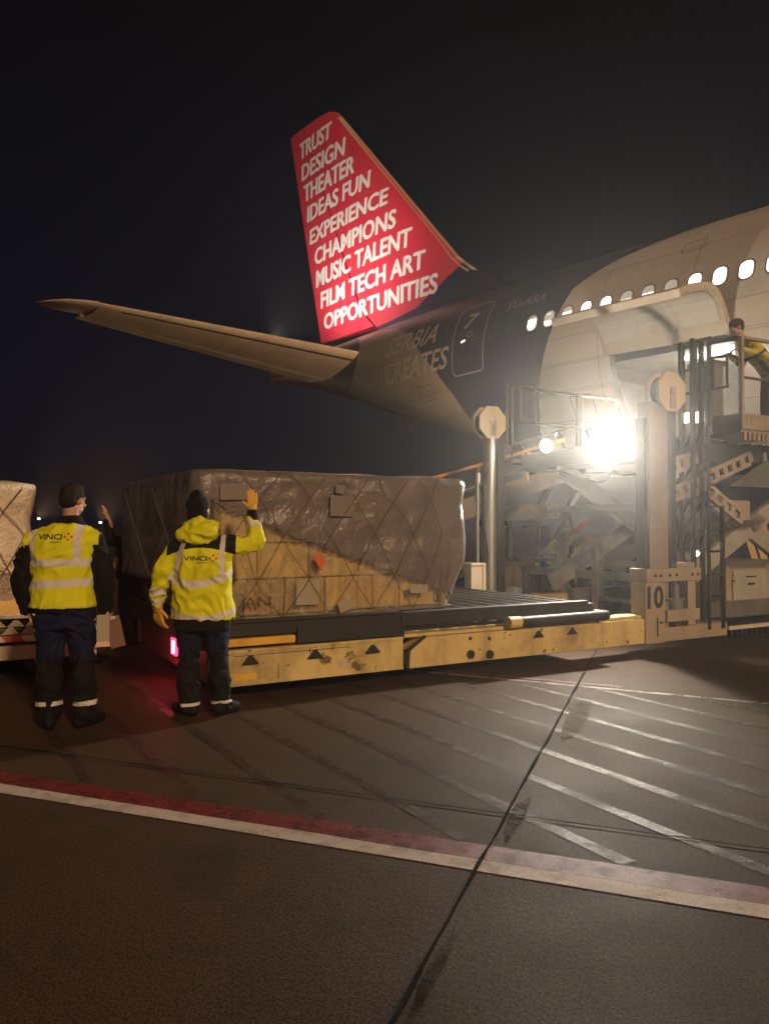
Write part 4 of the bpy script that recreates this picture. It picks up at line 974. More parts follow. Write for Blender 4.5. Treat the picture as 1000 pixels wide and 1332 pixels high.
def add_head(mb, c, yaw=0., pitch=0., roll=0.):
    Rm = rotM('Z', yaw) @ rotM('X', pitch) @ rotM('Y', roll); c = Vector(c); P = lambda x, y, z: c + Rm @ Vector((x, y, z))
    add_ell(mb, P(0, -.012, .022), (.076, .096, .098), Rm); add_ell(mb, P(0, .028, -.035), (.060, .066, .078), Rm)
    add_ell(mb, P(0, .062, -.088), (.030, .026, .026), Rm); add_ell(mb, P(0, .074, .022), (.056, .018, .016), Rm)
    add_capsule(mb, P(0, .092, .012), P(0, .110, -.028), .009, .015, 8); add_ell(mb, P(0, .105, -.031), (.017, .012, .010), Rm)
    for sgn in (-1, 1):
        add_ell(mb, P(sgn * .079, -.008, -.008), (.009, .021, .033), Rm @ rotM('Z', sgn * -20)); add_ell(mb, P(sgn * .045, .064, -.028), (.020, .020, .020), Rm)
        add_ell(mb, P(sgn * .052, .02, -.065), (.016, .04, .03), Rm)
    add_ell(mb, P(0, .088, -.062), (.024, .010, .006), Rm); add_ell(mb, P(0, .086, -.071), (.021, .010, .007), Rm)
    return P, Rm
def face_parts(P, Rm, par):
    for sgn in (-1, 1):
        mb = MB(); add_ell(mb, P(sgn * .030, .077, 0), (.012, .010, .0085), Rm, 12); e_ = mb.build('eye', M['eye'], par, 0, 180)
        mb = MB(); add_ell(mb, P(sgn * .030, .0865, 0), (.0045, .002, .0045), Rm, 10); mb.build('pupil', M['black'], e_, 0, 180)
    mb = MB(); add_ell(mb, P(0, .094, -.0655), (.022, .006, .005), Rm, 12); mb.build('mouth', M['lip'], par, 0, 180)
def boots(par, feet):
    mb = MB()
    for x, y, yaw in feet:
        d = Vector((-math.sin(R_(yaw)), math.cos(R_(yaw)), 0)); s = Vector((d.y, -d.x, 0)); p = Vector((x, y, 0))
        add_capsule(mb, p - d * .06 + Vector((0, 0, .052)), p + d * .15 + Vector((0, 0, .046)), .050, .044, 12)
        add_capsule(mb, p - d * .02 + Vector((0, 0, .06)), p - d * .025 + Vector((0, 0, .22)), .056, .060, 12)
        add_capsule(mb, p + d * .02 + Vector((0, 0, .07)), p + d * .10 + Vector((0, 0, .06)), .05, .045, 12)
    return blob('boots', mb, M['boot'], par, .012, 3, cut=[((0, 0, .001), (0, 0, -1))])
def decal(par, host, pts_faces, mat, name, shift, off=.004, ydir=1):
    """lay a flat mesh on a garment by casting along y from behind the wearer"""
    bm = bmesh.new(); bm.from_mesh(host.data); tree = BVHTree.FromBMesh(bm); out = []
    for (x, z) in pts_faces[0]:
        h = tree.ray_cast(Vector((x, -2 * ydir, z)), Vector((0, ydir, 0)))
        out.append(Vector((x, (h[0].y if h[0] is not None else shift) - off * ydir, z)))
    bm.free(); me = bpy.data.meshes.new(name); me.from_pydata(out, [], pts_faces[1]); me.update(); return link(name, me, mat, par)
M['logo_dark'] = flat('logo_dark_print', (.05, .045, .06), .6); M['logo_red'] = flat('logo_red_print', (.55, .05, .04), .6)
def logo(par, host, x0, x1, z0, h):
    vs, fs, asp = text_mesh('VINCI', .03); v, f = cut_grid(vs, fs, 8, 2); W = (x1 - x0) * .70
    lg_ = decal(par, host, ([(x0 + W * x, z0 + h * y) for x, y in v], f), M['logo_dark'], 'logo_lettering', -.1)
    vs, fs, asp = text_mesh('AIRPORTS', .01); v, f = cut_grid(vs, fs, 6, 1); decal(par, host, ([(x0 + W * .52 + W * .5 * x, z0 - h * .62 + h * .32 * y) for x, y in v], f), M['logo_dark'], 'logo_lettering', -.1)
    cx, cz, q = x0 + (x1 - x0) * .87, z0 + h * .5, (x1 - x0) * .075; V = []; F = []
    for dx, dz in ((0, 1), (1, 0), (0, -1), (-1, 0)):
        o = len(V); a, b = cx + dx * q * 1.15, cz + dz * q * 1.15
        V += [(a - q * .62, b), (a, b - q * .62), (a + q * .62, b), (a, b + q * .62)]; F.append((o, o + 1, o + 2, o + 3))
    decal(par, host, (V, F), M['logo_red'], 'logo_emblem', -.1)

def hivis_mat(name, fn, col=HIVIS):
    q = cloth(name, col, .75, .22, tuple(c * .7 for c in col)); X, Y, Z = q.xyz()
    for mask, c in fn(X, Y, Z): q.mix(mask, c)
    return q.m
def band(v, c, w): return (v - c).abs() < w / 2

# --- left man: sleeveless hi-vis vest over a black jacket
pa = empty('person', (-2.375, 5.75, 0), R_(4), 'bareheaded man in a yellow sleeveless vest over black sleeves, back turned, arms hanging', 'person')
mb = MB(); P, Rm = add_head(mb, (.035, .03, 1.70), -22, -6, 3); add_capsule(mb, (.02, .0, 1.44), (.03, .012, 1.64), .064, .058)
add_rings(mb, [(0, 0, 1.0, .14, .1), (0, 0, 1.25, .15, .10), (0, 0, 1.42, .16, .08), (0, 0, 1.48, .07, .06)])
add_capsule(mb, (.02, 0, 1.42), (-.18, 0, 1.40), .045); add_capsule(mb, (.02, 0, 1.42), (.2, 0, 1.40), .045)
add_capsule(mb, (-.18, 0, 1.40), (-.31, -.02, 1.13), .045, .04); add_capsule(mb, (-.31, -.02, 1.13), (-.29, .05, .86), .038, .028); add_hand(mb, (-.285, .055, .865), (.10, .15, -1), (-1, -.3, 0), (0, 1, 0), .98, 28)
add_capsule(mb, (.17, 0, 1.40), (.28, -.03, 1.13), .045, .04); add_capsule(mb, (.28, -.03, 1.13), (.295, .05, .88), .038, .028); add_hand(mb, (.295, .05, .875), (0, .1, -1), (1, -.35, 0), (0, 1, 0), .98, 45)
body = blob('body', mb, M['skin'], pa, .0065, 2)
face_parts(P, Rm, pa)
mb = MB(); add_ell(mb, P(0, -.018, .040), (.084, .100, .094), Rm); add_ell(mb, P(0, -.052, -.005), (.076, .062, .07), Rm); add_ell(mb, P(0, .04, .098), (.05, .04, .025), Rm)
for sgn in (-1, 1): add_ell(mb, P(sgn * .070, .0, .03), (.014, .03, .04), Rm)
blob('hair', mb, M['hair'], pa, .008, 2, .004, (40, 40, 20))
mb = MB(); add_rings(mb, [(-.02, 0, .86, .225, .150), (-.02, 0, .95, .225, .15), (-.01, 0, 1.12, .22, .142), (-.01, -.005, 1.28, .232, .145), (0, -.01, 1.40, .225, .125), (.01, -.01, 1.47, .16, .10), (.03, 0, 1.535, .09, .085), (.035, 0, 1.585, .078, .078)])
for sgn, sx_, dx in ((-1, -.205, 0), (1, .185, -.03)):
    add_capsule(mb, (sx_, 0, 1.40), (sgn * .285 + dx, -.025, 1.24), .083, .088); add_capsule(mb, (sgn * .285 + dx, -.025, 1.24), (sgn * .315 + dx, -.03, 1.12), .088, .082); add_capsule(mb, (sgn * .315 + dx, -.03, 1.12), (sgn * .31 + dx, .045, .90), .080, .062)
    add_capsule(mb, (sgn * .31 + dx, .045, .90), (sgn * .305 + dx, .05, .875), .062, .055)
jk = blob('jacket', mb, M['black_cloth'], pa, .011, 3, .018, (8, 8, 8), 2.)
vm = hivis_mat('hivis_vest', lambda X, Y, Z: [(band(Z, 1.235, .055) | band(Z + X * -.04, 1.085, .06) | ((band(X + .215, 0, .050) | band(X - .125, 0, .052)) & (Z > 1.235)), TAPE), (band(Z, .908, .012), (.55, .5, .1))])
mb = MB(); add_rings(mb, [(-.02, 0, .900, .245, .186), (-.02, 0, .96, .24, .184), (-.015, 0, 1.12, .235, .178), (-.012, -.005, 1.28, .248, .182), (-.005, -.01, 1.38, .255, .170), (.0, -.01, 1.435, .225, .148), (.01, -.01, 1.49, .16, .130), (.02, -.005, 1.525, .115, .112)])
add_capsule(mb, (-.15, -.005, 1.415), (-.245, -.01, 1.385), .092, .085); add_capsule(mb, (.13, -.005, 1.42), (.215, -.01, 1.385), .092, .085)
vest = blob('vest', mb, vm, pa, .010, 2, .016, (6, 6, 5), 5., cut=[((0, 0, .902), (0, 0, -1)), ((-.292, 0, 0), (-1, 0, .0)), ((.255, 0, 0), (1, 0, .0))])
logo(pa, vest, -.158, .095, 1.405, .042)
tm = cloth('navy_black_trousers', (.007, .009, .034)); X, Y, Z = tm.xyz(); tm.mix(Z < .52, (.0055, .005, .005)); tm.mix(band(Z, .195, .034), TAPE); TM1 = tm.m
mb = MB(); add_rings(mb, [(-.01, 0, .74, .225, .135), (-.01, 0, .86, .22, .14), (-.01, 0, 1.0, .20, .13)])
for sgn, hx, kx, ax_ in ((-1, -.115, -.115, -.115), (1, .105, .125, .138)):
    add_capsule(mb, (hx, 0, .80), (kx, .015, .50), .120, .094); add_capsule(mb, (kx, .015, .50), (kx * .5 + ax_ * .5, -.012, .32), .094, .099); add_capsule(mb, (kx * .5 + ax_ * .5, -.012, .32), (ax_, .0, .10), .099, .090)
blob('trousers', mb, TM1, pa, .011, 3, .028, (7, 7, 9), 1., cut=[((0, 0, .06), (0, 0, -1))])
boots(pa, [(-.115, .0, 18), (.14, .02, -28)])
# what he carries
cb = empty('clipboard', (-2.375 + .27, 5.78, .60), R_(25), 'brown clipboard with pale papers in the bareheaded man\'s right hand', 'clipboard')
mb = MB(); mb.box(-.11, .0, -.004, .004, .0, .24, Matrix.Translation((.16, 0, .0)) @ Matrix.Rotation(R_(-12), 4, 'Y')); mb.build('board', paint('brown_board', (.16, .07, .045), .5, 0, .3), cb, .003)
mb = MB(); mb.box(-.10, -.01, -.007, -.005, .02, .22, Matrix.Translation((.05, -.01, .02))); mb.build('paper', M['paper'], cb)
mb = MB(); mb.box(-.07, -.03, -.02, -.004, .215, .24, Matrix.Translation((.16, 0, .0)) @ Matrix.Rotation(R_(-12), 4, 'Y')); mb.build('clip', M['silver'], cb, .002)

# --- right man: hi-vis hooded jacket, beanie, yellow gloves, one arm raised
pb = empty('person', (-1.44, 6.12, 0), R_(3), 'man in black beanie and yellow hooded jacket raising a gloved hand towards the cargo', 'person')
mb = MB(); P, Rm = add_head(mb, (-.055, .05, 1.625), 4, 4, -2); add_capsule(mb, (-.03, .0, 1.36), (-.05, .03, 1.56), .064, .058)
add_rings(mb, [(0, 0, .95, .14, .1), (0, 0, 1.25, .15, .10), (0, 0, 1.38, .16, .08), (-.03, 0, 1.42, .07, .06)])
add_capsule(mb, (0, 0, 1.37), (-.2, 0, 1.34), .045); add_capsule(mb, (0, 0, 1.37), (.22, 0, 1.37), .045)
add_capsule(mb, (-.2, 0, 1.34), (-.33, -.02, 1.10), .045, .04); add_capsule(mb, (-.33, -.02, 1.10), (-.37, .03, .90), .038, .028); add_capsule(mb, (.22, 0, 1.37), (.41, .10, 1.37), .045, .04); add_capsule(mb, (.41, .10, 1.37), (.37, .16, 1.58), .038, .03)
blob('body', mb, M['skin'], pb, .008, 2); face_parts(P, Rm, pb)
mb = MB(); add_ell(mb, P(0, -.014, .045), (.092, .112, .092), Rm); add_ell(mb, P(.0, -.02, .10), (.062, .075, .075), Rm); add_ell(mb, P(0, -.03, -.02), (.086, .085, .08), Rm)
blob('beanie', mb, M['knit'], pb, .008, 3, .004, (30, 30, 6))
YOKE = (.006, .006, .007)
def jmask(X, Y, Z):
    back = (X > -.235) & (X < .235)
    yoke = ((Z > (X * X * -.9 + 1.335)) & (Z < 1.47)) & (X > -.275) & (X < .262)
    strapL = band(X + .185 + (Z - 1.2) * .28 * -1., 0, .048) & (Z > 1.06) & (Z < 1.44); strapR = band(X - .165, 0, .040) & (Z > 1.10) & (Z < 1.5)
    mid = band(Z + X * -.10 + X * X * -1.0, 1.055, .058) & (X > -.26) & (X < .262) & (Z > .9)
    hem = band(Z + X * X * -.8, .785, .050) & (X > -.262)
    cuff = ((X < -.262) & (band(Z, .985, .055) | band(Z, .905, .045)))
    fore = (X > .31) & band(Z + X * .12, 1.575, .038)
    return [(yoke, YOKE), (strapL | strapR | mid | hem | cuff | fore, TAPE)]
jm = hivis_mat('hivis_jacket', jmask)
mb = MB(); add_rings(mb, [(-.0, 0, .765, .252, .172), (0, 0, .82, .252, .172), (0, 0, 1.0, .242, .165), (0, -.005, 1.18, .245, .165), (0, -.01, 1.30, .24, .150), (0, -.01, 1.375, .205, .125), (-.02, 0, 1.43, .13, .11), (-.03, .0, 1.475, .10, .10)])
add_capsule(mb, (-.185, 0, 1.335), (-.30, -.02, 1.16), .088, .090); add_capsule(mb, (-.30, -.02, 1.16), (-.345, -.01, 1.05), .090, .082); add_capsule(mb, (-.345, -.01, 1.05), (-.365, .03, .895), .080, .066)
add_capsule(mb, (.18, 0, 1.355), (.32, .05, 1.335), .090, .082); add_capsule(mb, (.32, .05, 1.335), (.405, .10, 1.385), .082, .080); add_capsule(mb, (.405, .10, 1.385), (.365, .165, 1.575), .075, .060)
jkt = blob('jacket', mb, jm, pb, .010, 2, .024, (7, 7, 6), 8.)
logo(pb, jkt, -.125, .135, 1.235, .036)
mb = MB(); add_capsule(mb, (-.15, -.06, 1.435), (.05, -.10, 1.46), .062, .085); add_ell(mb, (-.02, -.105, 1.405), (.115, .055, .065)); add_capsule(mb, (-.02, -.08, 1.50), (.085, -.04, 1.505), .06, .05); add_capsule(mb, (-.115, -.02, 1.50), (-.02, -.07, 1.54), .05, .05); add_ell(mb, (.08, -.07, 1.44), (.05, .05, .06))
hm = cloth('hivis_hood', HIVIS, .75, .2); blob('hood', mb, hm.m, pb, .009, 3, .012, (11, 11, 9), 3.)
mb = MB(); add_rings(mb, [(0, 0, .68, .222, .15), (0, 0, .80, .225, .155)]); blob('jacket_skirt', mb, M['black_cloth'], pb, .014, 2, .01)
mb = MB(); add_capsule(mb, (.368, .162, 1.575), (.366, .168, 1.615), .050, .046); blob('cuff', mb, M['black_cloth'], pb, .008, 2)
mb = MB(); add_capsule(mb, (.366, .168, 1.605), (.366, .17, 1.65), .036, .038); add_hand(mb, (.366, .17, 1.635), (-.02, .08, 1), (.25, -1, .1), (-1, .2, 0), 1.08, 8, .0108, .5); blob('glove', mb, M['glove'], pb, .005, 2)
mb = MB(); add_capsule(mb, (-.366, .03, .895), (-.368, .04, .855), .045, .042); add_hand(mb, (-.368, .04, .865), (.06, .16, -1), (-.6, -.8, 0), (1, .4, 0), 1.28, 20, .0125, 2.); blob('glove', mb, M['glove'], pb, .005, 2)
tm = cloth('navy_work_trousers', (.008, .009, .028)); X, Y, Z = tm.xyz(); tm.mix(Z < .50, (.007, .0065, .007)); tm.mix(band(Z + X * -.06, .108, .024), TAPE)
mb = MB(); add_rings(mb, [(0, 0, .66, .205, .13), (0, 0, .80, .21, .14)])
for sgn, hx, kx, ax_, ky in ((-1, -.105, -.110, -.105, .0), (1, .10, .125, .150, .02)):
    add_capsule(mb, (hx, 0, .72), (kx, ky + .012, .46), .110, .088); add_capsule(mb, (kx, ky + .012, .46), (kx * .5 + ax_ * .5, ky - .01, .28), .088, .095); add_capsule(mb, (kx * .5 + ax_ * .5, ky - .01, .28), (ax_, ky, .09), .095, .088)
blob('trousers', mb, tm.m, pb, .011, 3, .026, (7, 7, 9), 4., cut=[((0, 0, .05), (0, 0, -1))])
boots(pb, [(-.11, .0, 50), (.155, .02, -35)])

# --- waving worker behind the left end of the cargo
pc = empty('person', (-3.20, 9.75, 0), R_(62), 'worker in dark jacket waving a bare hand behind the far end of the wrapped cargo', 'person')
mb = MB(); P, Rm = add_head(mb, (0, .03, 1.56), 0, 4); add_capsule(mb, (0, 0, 1.34), (0, .01, 1.5), .06, .055); add_rings(mb, [(0, 0, .95, .14, .1), (0, 0, 1.30, .15, .09), (0, 0, 1.38, .07, .06)])
add_capsule(mb, (-.12, .22, 1.50), (-.11, .33, 1.63), .034, .028); add_hand(mb, (-.11, .33, 1.63), (.0, .35, 1), (.3, -1, .3), (-1, 0, 0), .98, 10)
add_capsule(mb, (-.25, .0, 1.1), (-.25, .04, .95), .03, .028); add_hand(mb, (-.25, .05, .93), (0, .1, -1), (-1, 0, 0), (0, 1, 0), 1., 25)
add_capsule(mb, (.25, .0, 1.1), (.25, .04, .95), .03, .028); add_hand(mb, (.25, .05, .93), (0, .1, -1), (1, 0, 0), (0, 1, 0), 1., 25) if False else None
blob('body', mb, M['skin'], pc, .007, 2); face_parts(P, Rm, pc)
mb = MB(); add_ell(mb, P(0, -.018, .045), (.085, .104, .09), Rm); add_ell(mb, P(0, -.05, .0), (.078, .062, .07), Rm); blob('hair', mb, M['hair'], pc, .01, 2)
mb = MB(); add_rings(mb, [(0, 0, .84, .21, .14), (0, 0, 1.1, .215, .14), (0, 0, 1.27, .22, .13), (0, 0, 1.36, .15, .1), (0, 0, 1.43, .085, .085)])
add_capsule(mb, (-.18, 0, 1.31), (-.17, .16, 1.32), .075, .07); add_capsule(mb, (-.17, .16, 1.32), (-.12, .30, 1.56), .068, .052)
add_capsule(mb, (.18, 0, 1.31), (.28, .0, 1.12), .075, .07); add_capsule(mb, (.28, .0, 1.12), (.26, .08, .94), .066, .052)
blob('jacket', mb, M['black_cloth'], pc, .014, 3, .012)
mb = MB(); add_capsule(mb, (.26, .085, .93), (.258, .09, .90), .04, .036); add_hand(mb, (.258, .09, .90), (0, .12, -1), (1, -.3, 0), (0, 1, 0), 1.05, 30, .011); blob('glove', mb, M['black_cloth'], pc, .006, 2)
mb = MB(); add_rings(mb, [(0, 0, .74, .175, .125), (0, 0, .92, .17, .12)])
for sgn in (-1, 1): add_capsule(mb, (sgn * .09, 0, .78), (sgn * .10, .01, .45), .10, .085); add_capsule(mb, (sgn * .10, .01, .45), (sgn * .11, 0, .1), .085, .075)
blob('trousers', mb, M['jeans'], pc, .014, 3, .012); boots(pc, [(-.11, 0, 10), (.11, .02, -10)])

# --- operator leaning on the cage rail
cw = LM + u0 * 2.5 + v0 * .28
pd_ = empty('person', (cw.x, cw.y, 2.74), LR + R_(62), 'operator in yellow hi-vis jacket leaning over the raised cage rail of the loader', 'person')
mb = MB(); P, Rm = add_head(mb, (0, .47, 1.53), 0, -14); add_capsule(mb, (0, .36, 1.33), (0, .43, 1.48), .06, .055); add_rings(mb, [(0, .05, .95, .13, .1), (0, .25, 1.2, .14, .1), (0, .34, 1.3, .07, .06)])
add_hand(mb, (-.16, .52, 1.20), (.2, 1, -.2), (0, .2, 1), (1, 0, 0), .95, 40); add_hand(mb, (.16, .52, 1.20), (-.2, 1, -.2), (0, .2, 1), (-1, 0, 0), .95, 40); add_capsule(mb, (-.24, .3, 1.12), (-.16, .52, 1.2), .03, .028); add_capsule(mb, (.24, .3, 1.12), (.16, .52, 1.2), .03, .028)
blob('body', mb, M['skin'], pd_, .009, 2); face_parts(P, Rm, pd_)
mb = MB(); add_ell(mb, P(0, -.018, .040), (.086, .105, .095), Rm); add_ell(mb, P(0, -.05, .0), (.078, .062, .07), Rm); blob('hair', mb, cloth('brown_hood', (.05, .032, .02)).m, pd_, .01, 2)
om = hivis_mat('hivis_operator', lambda X, Y, Z: [(band(Z + Y * .6, 1.28, .05) | band(X.abs(), .12, .045), (.10, .09, .06))], (.62, .52, .03))
mb = MB(); add_capsule(mb, (0, .0, .92), (0, .12, 1.10), .165, .17, 18, ((0, 1, 0), .75)); add_capsule(mb, (0, .10, 1.08), (0, .30, 1.25), .185, .17, 18, ((0, 1, 0), .7)); add_capsule(mb, (0, .32, 1.28), (0, .40, 1.38), .11, .085)
for sgn in (-1, 1): add_capsule(mb, (sgn * .16, .27, 1.24), (sgn * .26, .28, 1.08), .075, .068); add_capsule(mb, (sgn * .26, .28, 1.08), (sgn * .18, .48, 1.18), .066, .05)
blob('jacket', mb, om, pd_, .012, 3, .014)
mb = MB(); add_capsule(mb, (0, -.02, .80), (0, .0, .92), .155, .16, 16, ((0, 1, 0), .75))
for sgn in (-1, 1): add_capsule(mb, (sgn * .09, -.02, .80), (sgn * .10, .0, .45), .10, .085); add_capsule(mb, (sgn * .10, .0, .45), (sgn * .11, -.02, .09), .085, .08)
blob('trousers', mb, cloth('orange_pink_trousers', (.50, .20, .13)).m, pd_, .014, 3, .012); boots(pd_, [(-.11, -.02, 8), (.11, -.02, -8)])

# --- worker bending beside the far tractor
pe = empty('person', (2.78, 13.45, 0), R_(-75), 'far worker in a pale lime vest bending beside the tractor', 'person')
mb = MB(); P, Rm = add_head(mb, (0, .42, 1.36), 0, -30); add_capsule(mb, (0, .28, 1.22), (0, .38, 1.32), .06, .055); add_rings(mb, [(0, .0, .9, .13, .1), (0, .2, 1.15, .13, .1), (0, .28, 1.22, .07, .06)])
for sgn in (-1, 1): add_capsule(mb, (sgn * .24, .38, .92), (sgn * .2, .5, .8), .03, .028); add_hand(mb, (sgn * .2, .5, .8), (0, .5, -1), (sgn, 0, 0), (0, 1, 0), 1., 30)
blob('body', mb, M['skin'], pe, .009, 2); face_parts(P, Rm, pe)
mb = MB(); add_ell(mb, P(0, -.02, .04), (.088, .108, .098), Rm); add_ell(mb, P(0, -.05, .0), (.08, .065, .07), Rm); blob('hair', mb, cloth('tan_cap', (.36, .2, .1)).m, pe, .01, 2)
mb = MB(); add_capsule(mb, (0, .0, .86), (0, .12, 1.02), .165, .17, 16, ((0, 1, 0), .75)); add_capsule(mb, (0, .12, 1.02), (0, .24, 1.16), .18, .16, 16, ((0, 1, 0), .7)); add_capsule(mb, (0, .26, 1.18), (0, .31, 1.24), .10, .08)
blob('vest', mb, hivis_mat('lime_vest', lambda X, Y, Z: [(band(Z + Y * .5, 1.05, .05), TAPE)], (.62, .80, .16)), pe, .014, 3, .01)
for sgn in (-1, 1):
    mb = MB(); add_capsule(mb, (sgn * .17, .22, 1.14), (sgn * .25, .3, .98), .06, .055); add_capsule(mb, (sgn * .25, .3, .98), (sgn * .21, .47, .83), .054, .045)
    blob('sleeve', mb, M['black_cloth'], pe, .014, 2)
mb = MB(); add_capsule(mb, (0, -.02, .78), (0, .0, .88), .15, .155, 16, ((0, 1, 0), .75))
for sgn in (-1, 1): add_capsule(mb, (sgn * .09, -.02, .78), (sgn * .10, .0, .44), .10, .085); add_capsule(mb, (sgn * .10, .0, .44), (sgn * .11, -.02, .09), .085, .08)
blob('trousers', mb, M['jeans'], pe, .014, 2); boots(pe, [(-.11, -.02, 8), (.11, -.02, -8)])

# ------------------------------------------------------------------ BACKGROUND EQUIPMENT
# belt loader rising to the rear hold
b0, b1 = Vector((-.4, 12.2, 1.25)), Vector((5.1, 16.2, 3.25))
bl = empty('belt_loader', (1.6, 13.6, 0), math.atan2(b1.y - b0.y, b1.x - b0.x), 'long beige belt loader boom rising to the rear hold behind the loader', 'belt loader')
Li = (b1 - b0).to_2d().length; zA, zB = b0.z, b1.z; xo = -(Vector((1.6, 13.6)) - b0.to_2d()).length
p_ = lambda t, y, dz=0: (xo + Li * t, y, zA + (zB - zA) * t + dz)
mb = MB(); mb.bar(p_(0, -.42, 0), p_(1, -.42, 0), .08, .34).bar(p_(0, .42, 0), p_(1, .42, 0), .08, .34); mb.build('boom', M['mast_paint'], bl, .01)
mb = MB(); mb.bar(p_(0, 0, .12), p_(1, 0, .12), .74, .05); mb.build('conveyor_belt', M['rubber'], bl)
mb = MB(); mb.bar(p_(.02, -.5, .75), p_(.62, -.5, .62), .04, .05); 
for t in (.12, .3, .48): mb.bar(p_(t, -.47, .1), p_(t, -.5, .70), .035, .035)
mb.build('hand_rail', M['orange_yellow'], bl)
mb = MB(); mb.bar(p_(.5, .5, .7), p_(.98, .5, .62), .04, .05).bar(p_(.66, .48, .1), p_(.6, .5, .68), .05, .05); mb.build('hand_rail', M['rail_pale'], bl)
mb = MB(); mb.box(-1.2, 1.9, -.7, .7, .35, .85); mb.build('chassis', M['yellow'], bl, .04)
mb = MB(); mb.bar((1.2, -.4, .8), p_(.75, -.4, -.1), .1, .12).bar((1.2, .4, .8), p_(.75, .4, -.1), .1, .12); mb.build('lift_strut', M['grey_steel'], bl)
for x, y in ((-.8, -.7), (1.4, -.7), (-.8, .7), (1.4, .7)):
    mb = MB(); mb.tube((x, y - .1, .36), (x, y + .1, .36), .36, 24); wh = mb.build('wheel', M['rubber'], bl, .03, 40); mb = MB(); mb.tube((x, y - .11, .36), (x, y + .11, .36), .18, 16); mb.build('rim', M['cream'], wh, .01, 40)
# tractor with a cab
# small work lamp on the boom, shining up at the tail
mb = MB(); bp = Vector(p_(.80, .62, .5)); mb.tube(bp, bp + Vector((-.05, .06, .08)), .05, 12, .07); wlh = mb.build('work_lamp', M['black_steel'], bl, 0, 50)
mb = MB(); mb.tube(bp + Vector((-.05, .06, .08)), bp + Vector((-.056, .067, .09)), .06, 14); mb.build('lamp_glass', M['lamp_glass_small'], wlh, 0, 50)
mb = MB(); mb.bar(p_(.80, .44, .1), bp, .03, .03); mb.build('lamp_stand', M['rail_pale'], wlh)
l = bpy.data.lights.new('work_lamp', 'SPOT'); l.energy = 2600; l.color = (1, .66, .36); l.shadow_soft_size = .05; l.spot_size = R_(90); l.spot_blend = .7
o = bpy.data.objects.new('work_lamp', l); C.objects.link(o); o.parent = bl; o.location = bp + Vector((-.07, .09, .12))
_d = Matrix.Rotation(-bl.rotation_euler.z, 3, 'Z') @ (Vector((-5.5, 26, 7.5)) - Vector((4, 15.5, 3.6)))
o.rotation_euler = (-_d).to_track_quat('Z', 'Y').to_euler()
tr = empty('tractor', (2.75, 15.4, 0), R_(20), 'yellow roofed tractor cab parked under the belt loader boom', 'tractor')
M['glass'] = Mat('dark_cab_glass', (.02, .022, .024), .08).m
mb = MB(); mb.prism([(-.65, 1.62), (.55, 1.62), (.70, 1.78), (.62, 1.92), (-.35, 1.92)], 1.3, XZ((0, .65, 0))); mb.build('roof', M['yellow'], tr, .02)
B('roof_band', 'black', (-.62, .56, -.66, -.63, 1.50, 1.62), (-.62, .56, .63, .66, 1.50, 1.62), (-.66, -.63, -.63, .63, 1.5, 1.62), parent=tr, bevel=.004)
B('cab', 'yellow', (-.62, -.55, -.62, -.55, .75, 1.5), (.48, .55, -.62, -.55, .75, 1.5), (-.62, -.55, .55, .62, .75, 1.5), (.48, .55, .55, .62, .75, 1.5), (-.62, .55, -.62, .62, .42, .75), (.0, .05, -.62, -.57, .75, 1.5), parent=tr, bevel=.01)
B('window', 'glass', (-.545, -.005, -.60, -.58, .76, 1.49), (.055, .475, -.60, -.58, .76, 1.49), (-.605, -.585, -.54, .54, .76, 1.49), (.51, .53, -.54, .54, .76, 1.49), parent=tr, bevel=0)
B('bonnet', 'yellow', (.56, 1.6, -.5, .5, .42, 1.05), (-1.4, -.63, -.6, .6, .42, .8), parent=tr, bevel=.05)
B('grab_bar', 'rail_pale', (.66, .74, -.72, -.66, .5, 2.0), parent=tr)
mb = MB(); mb.bar((.1, -.72, .62), (.85, -.72, 1.45), .05, .10); mb.build('boom_arm', M['orange_yellow'], tr, .005); mb = MB(); mb.bar((.45, -.74, .62), (1.1, -.74, 1.3), .05, .12); mb.build('boom_arm', M['yellow'], tr, .005)
mb = MB(); mb.prism([(.55, 1.33), (.98, 1.66), (1.0, 1.56), (.82, 1.36)], .03, XZ((0, -.75, 0))); mb.build('warning_triangle', M['lens_red'] if False else flat('red_reflector', (.4, .06, .04), .4), tr)
for x, y in ((-.95, -.55), (1.15, -.55), (-.95, .55), (1.15, .55)):
    mb = MB(); mb.tube((x, y - .1, .36), (x, y + .1, .36), .36, 24); wh = mb.build('wheel', M['rubber'], tr, .03, 40); mb = MB(); mb.tube((x, y - .11, .36), (x, y + .11, .36), .18, 16); mb.build('rim', M['cream'], wh, .01, 40)
# planks leaning beside a crate, and a van with its lamp lit, far right
for i in range(3):
    q = Vector((5.72 + i * .15, 12.6 + i * .03, 0)); mb = MB(); mb.bar((0, 0, .02), (-.35, .28, 1.62 - .03 * i), .11, .035, (0, 1, 0))
    o = mb.build('plank', M['wood'], None, .004); o.location = (6.25 + i * .17, 12.4 + i * .02, .5 if False else .0)
    for v in o.data.vertices: pass
    tag(o, ['pale wooden plank leaning nearest the loader, leftmost of three', 'middle pale wooden plank of three leaning by the crate', 'pale wooden plank leaning nearest the crate, rightmost of three'][i], 'plank', 'planks leaning by the crate')
cr_ = empty('wooden_crate', (7.2, 13.4, 0), R_(-12), 'pale wooden crate on a steel stand at the right edge', 'crate')
mb = MB(); mb.box(-.42, 1.2, -.3, .5, 1.32, 1.70).box(-.45, -.38, -.33, .53, 1.30, 1.72).box(-.45, 1.2, -.33, -.30, 1.34, 1.40).box(-.45, 1.2, -.33, -.30, 1.62, 1.69).box(.1, .17, -.33, -.3, 1.4, 1.62).box(-.1, .9, -.2, .4, 1.70, 1.86); mb.build('crate_body', M['wood'], cr_, .006)
mb = MB()
